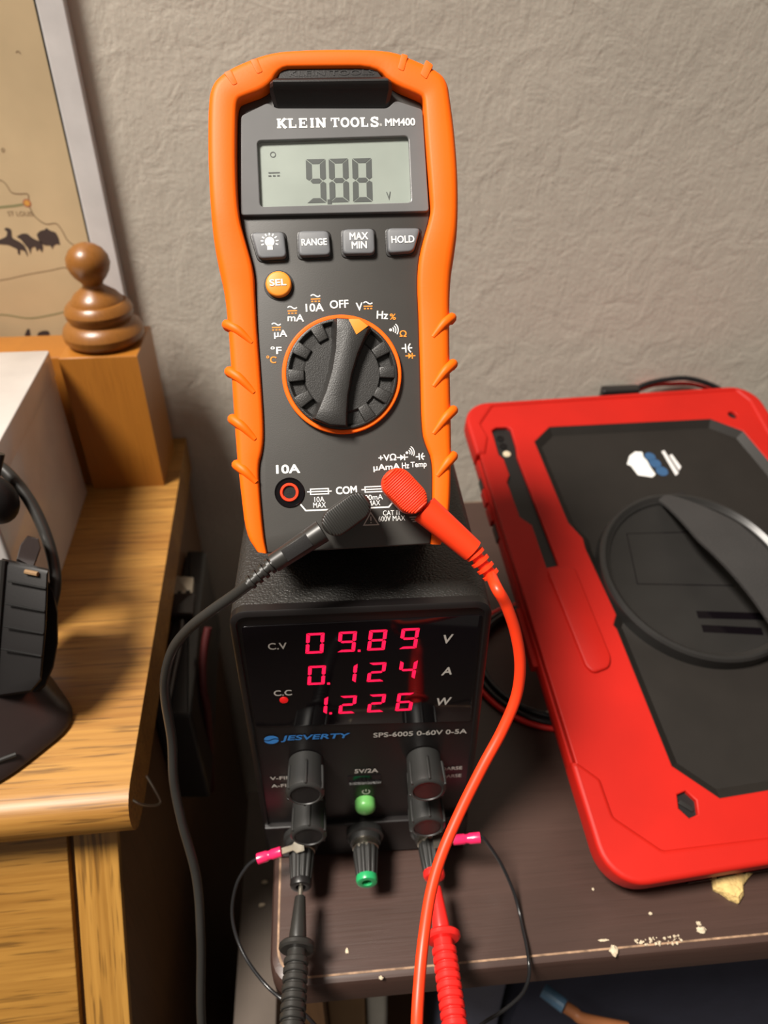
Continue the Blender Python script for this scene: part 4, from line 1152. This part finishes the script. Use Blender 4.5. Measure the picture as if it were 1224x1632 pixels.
# corner post with a turned finial, and the back rail
PX0, PX1, PY0, PY1, PZ = -0.1331, -0.0941, 0.360, 0.4005, TZ + 0.1316
g = G(); g.prism([(PX0, PY0), (PX1, PY0), (PX1, PY1), (PX0, PY1)], DZ, PZ, 0.0008); po = g.build('corner_post', MT['maplepost'], ck)
fc = ((PX0 + PX1) / 2, 0.380)
g = G()
k = 0.001
g.lathe((fc[0], fc[1], PZ), (0, 0, 1), [(0, 16 * k), (1.0 * k, 18.0 * k), (3.5 * k, 20.0 * k), (6.5 * k, 20.4 * k), (9.5 * k, 19.2 * k), (11.8 * k, 16.6 * k), (12.4 * k, 15.2 * k), (13.2 * k, 15.4 * k), (15.0 * k, 16.6 * k), (17.5 * k, 17.0 * k), (20.0 * k, 16.0 * k), (21.6 * k, 14.2 * k), (21.9 * k, 12.9 * k),
       (23.0 * k, 12.6 * k), (25.6 * k, 10.6 * k), (27.8 * k, 7.6 * k), (29.4 * k, 5.4 * k), (30.6 * k, 4.9 * k), (32.0 * k, 5.6 * k), (34.2 * k, 7.6 * k), (37.0 * k, 9.4 * k), (40.5 * k, 10.5 * k), (44.0 * k, 10.1 * k), (47.4 * k, 8.0 * k), (49.6 * k, 5.0 * k), (50.6 * k, 2.0 * k), (50.8 * k, 0.1 * k)], 56)
g.build('finial', MT['maple'], po, angle=28)
g = G(); g.prism([(-0.54, 0.366), (PX0, 0.366), (PX0, 0.396), (-0.54, 0.396)], DZ, TZ + 0.1300, 0.0015); g.build('back_rail', MT['maplepost'], ck)
# bent wire hook stuck in the dark side of the chest
g = G(); g.tube([(-0.0768, 0.1803, 0.586), (-0.0745, 0.1783, 0.5797), (-0.0735, 0.1777, 0.5725), (-0.0735, 0.1739, 0.5759), (-0.0742, 0.1679, 0.585), (-0.0752, 0.1637, 0.5928), (-0.0772, 0.1638, 0.5953)], 0.00050, 8, 8)
tag(g.build('wire_hook', MT['silver'], None), 'bent bare metal wire hook sticking out of the dark side of the oak chest', 'hook')

# ------------------------------------------------------------------ white carton on the chest
b = thing('storage_box', 'white glossy box standing on the oak chest against the post', 'box', (-0.2, 0.30, DZ))
bx = [(-0.1362, 0.3585), (-0.1300, 0.2430), (-0.30, 0.2440), (-0.31, 0.3585)]
BZt = TZ + 0.1365
g = G(); g.prism(rpoly(bx, 0.002), DZ + 0.0002, BZt - 0.012, 0.0008); g.build('box_body', MT['boxwhite'], b)
g = G(); g.prism(rpoly(inset(bx, -0.0006), 0.002), BZt - 0.0125, BZt, 0.0007); g.build('box_lid', MT['boxwhite'], b)

# ------------------------------------------------------------------ charging stand and headset at the left edge
sd = thing('charging_stand', 'dark brown wedge shaped charging stand at the left on the oak chest', 'stand', (-0.15, 0.2, DZ))
foot = rpoly([(-0.1005, 0.1950), (-0.1235, 0.1672), (-0.150, 0.158), (-0.215, 0.165), (-0.225, 0.22), (-0.20, 0.236), (-0.124, 0.226)], 0.012, 6)
g = G()
cxm, cym = -0.165, 0.212
def shrink(k_, z, dy=0.0): return [(cxm + (x - cxm) * k_, cym + (y - cym) * k_ + dy, z) for x, y in foot]
g.loft([shrink(0.985, DZ), shrink(1.0, DZ + 0.0015), shrink(0.985, DZ + 0.0042), shrink(0.93, DZ + 0.0075), shrink(0.80, DZ + 0.017, 0.004), shrink(0.66, DZ + 0.027, 0.008), shrink(0.60, DZ + 0.0290, 0.009)])
so = g.build('stand_body', MT['stand'], sd, angle=30)
g = G(); g.tube([(-0.118, 0.1765, DZ + 0.0070), (-0.135, 0.1690, DZ + 0.0080), (-0.160, 0.1655, DZ + 0.0085)], 0.0009, 8, 6); g.build('stand_trim', MT['rim'], so)
hs = thing('headset', 'black headset with a ribbed battery box resting on the dark charging stand', 'headset', (-0.118, 0.20, DZ + 0.029))
def grow(pts, k_):
    c_ = sum((Vector(q) for q in pts), Vector()) / len(pts)
    return [c_ + (Vector(q) - c_) * k_ for q in pts]
back_ = Vector((-0.4236, 0.7592, 0.1251)) - Vector((0.0, 0.0, 0.837))     # the headset leans back along this direction
def deeper(pts, d): return [Vector(q) + back_ * d for q in pts]
face = [(-0.1195, 0.2188, 0.6667), (-0.1022, 0.2135, 0.6648), (-0.1041, 0.2012, 0.6476), (-0.1073, 0.1909, 0.6313), (-0.1116, 0.1894, 0.6271), (-0.1252, 0.1909, 0.624), (-0.1223, 0.2184, 0.664)]
g = G()
g.loft([grow(deeper(face, -0.0006), 0.90), grow(face, 0.96), deeper(face, 0.002), deeper(face, 0.012)])
bb = g.build('battery_box', MT['headset'], hs)
g = G()
for a, c in (((-0.1169, 0.212, 0.6613), (-0.1031, 0.2082, 0.66)), ((-0.118, 0.2073, 0.6547), (-0.1039, 0.2035, 0.6534)), ((-0.1194, 0.2028, 0.648), (-0.1049, 0.1991, 0.6467)), ((-0.1208, 0.1983, 0.6413), (-0.1061, 0.1946, 0.64))):
    g.tube([a, sparse(a, c, .5), c], 0.00035, 6, 1)
g.build('grille_rib', MT['gloss'], bb)
g = G(); a = (-0.1105, 0.2132, 0.6642); c = (-0.1059, 0.2119, 0.6638); g.tube([a, sparse(a, c, .5), c], 0.0009, 8, 1); g.build('slot', MT['tan'], bb)
g = G(); a = (-0.1188, 0.2173, 0.6667); c = (-0.126, 0.1919, 0.627); g.tube([a, sparse(a, c, .5), c], 0.0013, 8, 1); g.build('edge_bead', MT['rim'], bb)
back = [(-0.1283, 0.2267, 0.656), (-0.1095, 0.2236, 0.654), (-0.1061, 0.2199, 0.6492), (-0.1048, 0.2149, 0.6425), (-0.1054, 0.2079, 0.6329), (-0.1076, 0.2027, 0.6254), (-0.1112, 0.1987, 0.6194), (-0.1191, 0.1959, 0.6146), (-0.1311, 0.1953, 0.6123)]
g = G(); g.loft([grow(back, 0.94), deeper(back, 0.002), deeper(back, 0.014), grow(deeper(back, 0.016), 0.94)]); g.build('cradle_shell', MT['headset'], hs)
g = G(); g.tube([(-0.1356, 0.2571, 0.6886), (-0.1286, 0.2543, 0.6854), (-0.1228, 0.251, 0.6817), (-0.116, 0.2451, 0.6743), (-0.111, 0.2382, 0.6654), (-0.108, 0.2316, 0.6566), (-0.1067, 0.225, 0.6495), (-0.1083, 0.2202, 0.6426), (-0.111, 0.2169, 0.6378)], lambda t_: 0.0024 - 0.0003 * t_, 16, 8)
g.build('band', MT['blacklead'], hs, angle=80)
q = Vector((-0.1256, 0.2399, 0.6779)); g = G(); g.ball(q, 0.0085, 0.006, 0.0105, 26, 14); g.build('ear_cushion', MT['headset'], hs)
g = G(); g.tube([q + Vector((0, 0.003, 0.006)), q + Vector((0.004, 0.007, 0.016))], 0.002, 10, 1); g.build('yoke', MT['black'], hs)
cp = [(-0.1171, 0.2229, 0.6623), (-0.1154, 0.226, 0.6668), (-0.1125, 0.2278, 0.6696), (-0.1084, 0.2267, 0.6687), (-0.1078, 0.2248, 0.666), (-0.1097, 0.2221, 0.6621), (-0.1112, 0.2204, 0.6596)]
g = G(); g.loft([grow(cp, .9), grow(deeper(cp, .001), 1.0), deeper(cp, .009)]); g.build('clip', MT['stand'], hs)

# ------------------------------------------------------------------ framed map on the wall
FY = 0.4085
m = thing('framed_map', 'old style parchment map in a pale frame on the wall behind the post', 'picture', (-0.3, FY, DZ))
FX0, FX1, FZ0, FZ1 = -0.72, -0.1064, DZ + 0.001, TZ + 0.62
w = 0.0122
plate('frame', [[(FX0, FZ0), (FX1, FZ0), (FX1, FZ1), (FX0, FZ1)], [(FX0 + w, FZ0 + w), (FX1 - w, FZ0 + w), (FX1 - w, FZ1 - w), (FX0 + w, FZ1 - w)]], -0.0060, 0.0, Matrix(((1, 0, 0, 0), (0, 0, -1, FY), (0, 1, 0, 0), (0, 0, 0, 1))), MT['frame'], m, 0.0006)
FMAP = Matrix(((0.001, 0, 0, FX1 - w), (0, 0, -0.001, FY), (0, 0.001, 0, TZ), (0, 0, 0, 1)))   # x right, y up, z out of the print (mm)
g = G(FMAP); g.box(-590, 0.2, 65, 600, -5.8, -1.0); pr_ = g.build('map_print', MT['parchment'], m)
g = G(FMAP); g.box(-0.9, 0.0, 65, 600, -1.2, -0.3); g.build('inner_liner', MT['black'], m)
OX = (FX1 - w) * 1000
def mp(q): return (q[0] * 1000 - OX, (q[2] - TZ) * 1000)
def line(pts, wd, m_, nm='map_line'):
    g = G(FMAP); P_ = [mp(q) for q in pts]
    P_ = [(v.x, v.y) for v in spline([(a_, b_, 0) for a_, b_ in P_], 4)]
    g.stroke(P_, wd, -0.92); g.build(nm, MT[m_], pr_, smooth=False)
line([(-0.1608, 0.4085, 0.7569), (-0.1552, 0.4085, 0.7553), (-0.1531, 0.4085, 0.7532), (-0.1517, 0.4085, 0.7497), (-0.1486, 0.4085, 0.7488), (-0.1441, 0.4085, 0.7487), (-0.1442, 0.4085, 0.746), (-0.1446, 0.4085, 0.7421), (-0.1433, 0.4085, 0.7378), (-0.139, 0.4085, 0.734), (-0.1339, 0.4085, 0.7342), (-0.1317, 0.4085, 0.7307), (-0.1301, 0.4085, 0.7256), (-0.1264, 0.4085, 0.7223), (-0.1225, 0.4085, 0.7196)], 0.55, 'inkline')
line([(-0.1653, 0.4085, 0.7419), (-0.1589, 0.4085, 0.7427), (-0.1526, 0.4085, 0.7432), (-0.1469, 0.4085, 0.7439)], 1.1, 'inkgreen')
line([(-0.1764, 0.4085, 0.7052), (-0.1664, 0.4085, 0.7063), (-0.1544, 0.4085, 0.7086), (-0.1426, 0.4085, 0.7103), (-0.1342, 0.4085, 0.7114), (-0.1313, 0.4085, 0.7056)], 0.4, 'inkline')
line([(-0.1818, 0.4085, 0.6874), (-0.1721, 0.4085, 0.6867), (-0.161, 0.4085, 0.6845), (-0.1488, 0.4085, 0.6859), (-0.1382, 0.4085, 0.6881)], 0.7, 'inkgreen')
line([(-0.1327, 0.4085, 0.8092), (-0.1315, 0.4085, 0.8097), (-0.1307, 0.4085, 0.8087)], 0.5, 'inkline')
line([(-0.1509, 0.4085, 0.7689), (-0.1501, 0.4085, 0.7697), (-0.1494, 0.4085, 0.7691), (-0.1503, 0.4085, 0.768), (-0.1509, 0.4085, 0.7689)], 0.4, 'inkline')
c = mp((-0.1455, 0.4085, 0.7444))
g = G(FMAP); g.flat(circle(c[0], c[1], 2.0, 24), -0.90); g.build('town_dot', MT['inkpink'], pr_, smooth=False)
g = G(FMAP); g.flat(circle(c[0], c[1], 1.35, 24), -0.86); g.build('town_dot', MT['inktown'], pr_, smooth=False)
text('map_lettering', 'ST LOUIS', mp((-0.1564, 0.4085, 0.7396)), mp((-0.1439, 0.4085, 0.7392)), 2.2, FMAP, MT['inkline'], pr_, -0.88, 0.0)
# team of horses drawn in ink
def blob(pts):
    g = G(FMAP); g.flat(rpoly([mp(q) for q in pts], 0.8, 2), -0.88); g.build('horse_drawing', MT['ink'], pr_, smooth=False)
blob([(-0.165, 0.4085, 0.7265), (-0.1603, 0.4085, 0.7282), (-0.159, 0.4085, 0.7307), (-0.1605, 0.4085, 0.732), (-0.159, 0.4085, 0.7329), (-0.1568, 0.4085, 0.7319), (-0.1577, 0.4085, 0.7275), (-0.1545, 0.4085, 0.7256), (-0.1525, 0.4085, 0.7236), (-0.152, 0.4085, 0.7197), (-0.1526, 0.4085, 0.7175), (-0.153, 0.4085, 0.7207), (-0.1553, 0.4085, 0.7217), (-0.1561, 0.4085, 0.7185), (-0.1571, 0.4085, 0.7195), (-0.1565, 0.4085, 0.7218), (-0.1606, 0.4085, 0.7241), (-0.1655, 0.4085, 0.7246)])
blob([(-0.1554, 0.4085, 0.7281), (-0.1521, 0.4085, 0.7296), (-0.1493, 0.4085, 0.7295), (-0.1479, 0.4085, 0.7276), (-0.1455, 0.4085, 0.726), (-0.1432, 0.4085, 0.7253), (-0.1434, 0.4085, 0.7221), (-0.1447, 0.4085, 0.7195), (-0.1453, 0.4085, 0.7221), (-0.1471, 0.4085, 0.7202), (-0.1472, 0.4085, 0.7231), (-0.1494, 0.4085, 0.7222), (-0.1507, 0.4085, 0.7187), (-0.1508, 0.4085, 0.7216), (-0.1523, 0.4085, 0.7242), (-0.1533, 0.4085, 0.7265)])
blob([(-0.145, 0.4085, 0.7291), (-0.1423, 0.4085, 0.7309), (-0.14, 0.4085, 0.7312), (-0.1391, 0.4085, 0.7324), (-0.1379, 0.4085, 0.7308), (-0.135, 0.4085, 0.7298), (-0.1343, 0.4085, 0.7267), (-0.1345, 0.4085, 0.7231), (-0.1358, 0.4085, 0.7241), (-0.1381, 0.4085, 0.7229), (-0.1389, 0.4085, 0.721), (-0.1393, 0.4085, 0.7233), (-0.1424, 0.4085, 0.7233), (-0.1444, 0.4085, 0.7253)])
blob([(-0.1661, 0.4085, 0.6745), (-0.1637, 0.4085, 0.6781), (-0.1622, 0.4085, 0.6788), (-0.1627, 0.4085, 0.6744)]); blob([(-0.1594, 0.4085, 0.6739), (-0.1582, 0.4085, 0.6761), (-0.1555, 0.4085, 0.6771), (-0.1522, 0.4085, 0.677), (-0.1522, 0.4085, 0.674)])

# ------------------------------------------------------------------ things in the gap between chest and table
dv = thing('power_adapter', 'black plastic adapter with a stowed silver USB plug wedged in the gap beside the chest', 'adapter', (-0.078, 0.29, TZ - 0.06))
dz = TZ + 0.012
tp = [(-0.0867, 0.2296, 0.562), (-0.0689, 0.2281, 0.562), (-0.0751, 0.35, 0.562), (-0.0927, 0.3515, 0.562)]
tp = [(max(q[0], -0.0865), q[1]) for q in tp]
g = G(); g.prism(rpoly(tp, 0.002), TZ - 0.052, dz, 0.002); ab = g.build('adapter_body', MT['black'], dv)
q0, q1, q2, q3 = (-0.0881, 0.3063, 0.5625), (-0.0772, 0.3054, 0.5625), (-0.0784, 0.321, 0.5625), (-0.0887, 0.3229, 0.5625)
g = G(); g.prism(rpoly([(q[0], q[1]) for q in (q0, q1, q2, q3)], 0.0006), dz - 0.001, dz + 0.0045, 0.0005); up = g.build('usb_plug', MT['silver'], dv)
g = G()
for a, c in (((-0.0855, 0.3097, 0.5666), (-0.0832, 0.3074, 0.5666)), ((-0.0808, 0.3098, 0.5666), (-0.0785, 0.3075, 0.5666))):
    g.box(min(a[0], c[0]), max(a[0], c[0]), min(a[1], c[1]), max(a[1], c[1]), dz + 0.0040, dz + 0.00465)
g.build('plug_hole', MT['black'], up)
q0, q1, q2, q3 = (-0.0886, 0.2918, 0.5625), (-0.0751, 0.2906, 0.5625), (-0.0762, 0.3078, 0.5625), (-0.089, 0.3079, 0.5625)
g = G(); g.prism(rpoly([(q[0], q[1]) for q in (q0, q1, q2, q3)], 0.0008), dz - 0.001, dz + 0.005, 0.0008); g.build('plug_grip', MT['stand'], dv)
g = G(); g.tube([(-0.0805, 0.2876, 0.565), (-0.0795, 0.2701, 0.5645), (-0.0799, 0.2499, 0.564), (-0.0799, 0.2339, 0.564)], 0.0013, 8, 6); g.build('flat_cord', MT['stand'], dv)
g = G(); g.tube([(-0.0643, 0.2728, 0.5736), (-0.0666, 0.2675, 0.566), (-0.0681, 0.2612, 0.5571), (-0.0684, 0.2548, 0.5482), (-0.0679, 0.2525, 0.5366), (-0.0701, 0.2528, 0.5111), (-0.0781, 0.2617, 0.4541)], 0.0020, 10, 8)
tag(g.build('red_cord', MT['shadedred'], None, angle=80), 'red cord with shade put into its colour, hanging in the dark gap beside the black adapter', 'cord')
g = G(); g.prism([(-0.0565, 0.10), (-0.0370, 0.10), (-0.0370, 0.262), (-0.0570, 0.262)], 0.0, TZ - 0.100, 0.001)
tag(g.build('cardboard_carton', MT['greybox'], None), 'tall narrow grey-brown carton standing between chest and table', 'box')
for i, (lb, q) in enumerate((('upper of two pale flecks left of the table corner', (-0.045, 0.2069, 0.4502)), ('lower of two pale flecks left of the table corner', (-0.0461, 0.1949, 0.4502)))):
    lump('fleck', lb, q, 0.0016, 0.0010, 0.0006, MT['fleck'], 60 + i, 'crumb', 'pale flecks on the narrow carton')

# ------------------------------------------------------------------ things on the shelf under the table
SZ = 0.235
def upright(name, label, cat, x0, x1, y0, y1, top, m_, parts=()):
    o = thing(name, label, cat, ((x0 + x1) / 2, (y0 + y1) / 2, SZ))
    g = G(); g.prism(rpoly([(x0, y0), (x1, y0), (x1, y1), (x0, y1)], 0.0015), SZ, top - 0.008, 0.0008); g.build('box_body', MT[m_], o)
    g = G(); g.prism(rpoly([(x0 - .0006, y0 - .0006), (x1 + .0006, y0 - .0006), (x1 + .0006, y1), (x0 - .0006, y1)], 0.0015), top - 0.0082, top, 0.0015); g.build('box_lid', MT[m_], o)
    return o
upright('carton', 'tan cardboard carton under the table behind the black probe', 'box', -0.0155, 0.0045, 0.168, 0.26, TZ - 0.100, 'tan')
g = G(); g.prism(rrect(0.0055, 0.0165, 0.166, 0.178, 0.003), SZ, TZ - 0.095, 0.001)
tag(g.build('metal_post', MT['greypost'], None), 'pale grey metal post under the table between the two probes', 'post')
upright('slate_box', 'slate blue plastic box under the table right of the red probe', 'box', 0.050, 0.082, 0.170, 0.27, TZ - 0.105, 'slate')
g = G(); g.loft([[(0.088, 0.165, SZ), (0.30, 0.165, SZ), (0.30, 0.30, SZ), (0.088, 0.30, SZ)], [(0.086, 0.163, TZ - 0.19), (0.305, 0.163, TZ - 0.19), (0.305, 0.30, TZ - 0.19), (0.086, 0.30, TZ - 0.19)],
                 [(0.095, 0.172, TZ - 0.135), (0.29, 0.176, TZ - 0.13), (0.29, 0.29, TZ - 0.13), (0.095, 0.29, TZ - 0.135)], [(0.11, 0.19, TZ - 0.122), (0.27, 0.20, TZ - 0.118), (0.27, 0.27, TZ - 0.118), (0.11, 0.27, TZ - 0.122)]])
tag(g.build('cloth_bag', MT['navy'], None, angle=60), 'dark navy cloth bag on the shelf under the right of the table', 'bag')
wz = TZ - 0.118
cb = thing('bundled_cable', 'blue and copper coloured cable lying on the navy bag under the table', 'cable', (0.12, 0.19, wz))
a, c, e = Vector((0.0907, 0.1483, 0.438)), Vector((0.099, 0.1405, 0.438)), Vector((0.1075, 0.135, 0.436))
g = G(); g.tube([a, (a + c) / 2, c], 0.0034, 12, 5); g.build('blue_sleeve', MT['skyblue'], cb)
g = G(); g.tube([c, (c + e) / 2, e, e + Vector((0.02, -0.004, -0.004))], 0.0028, 12, 5); g.build('copper_braid', MT['copper'], cb)
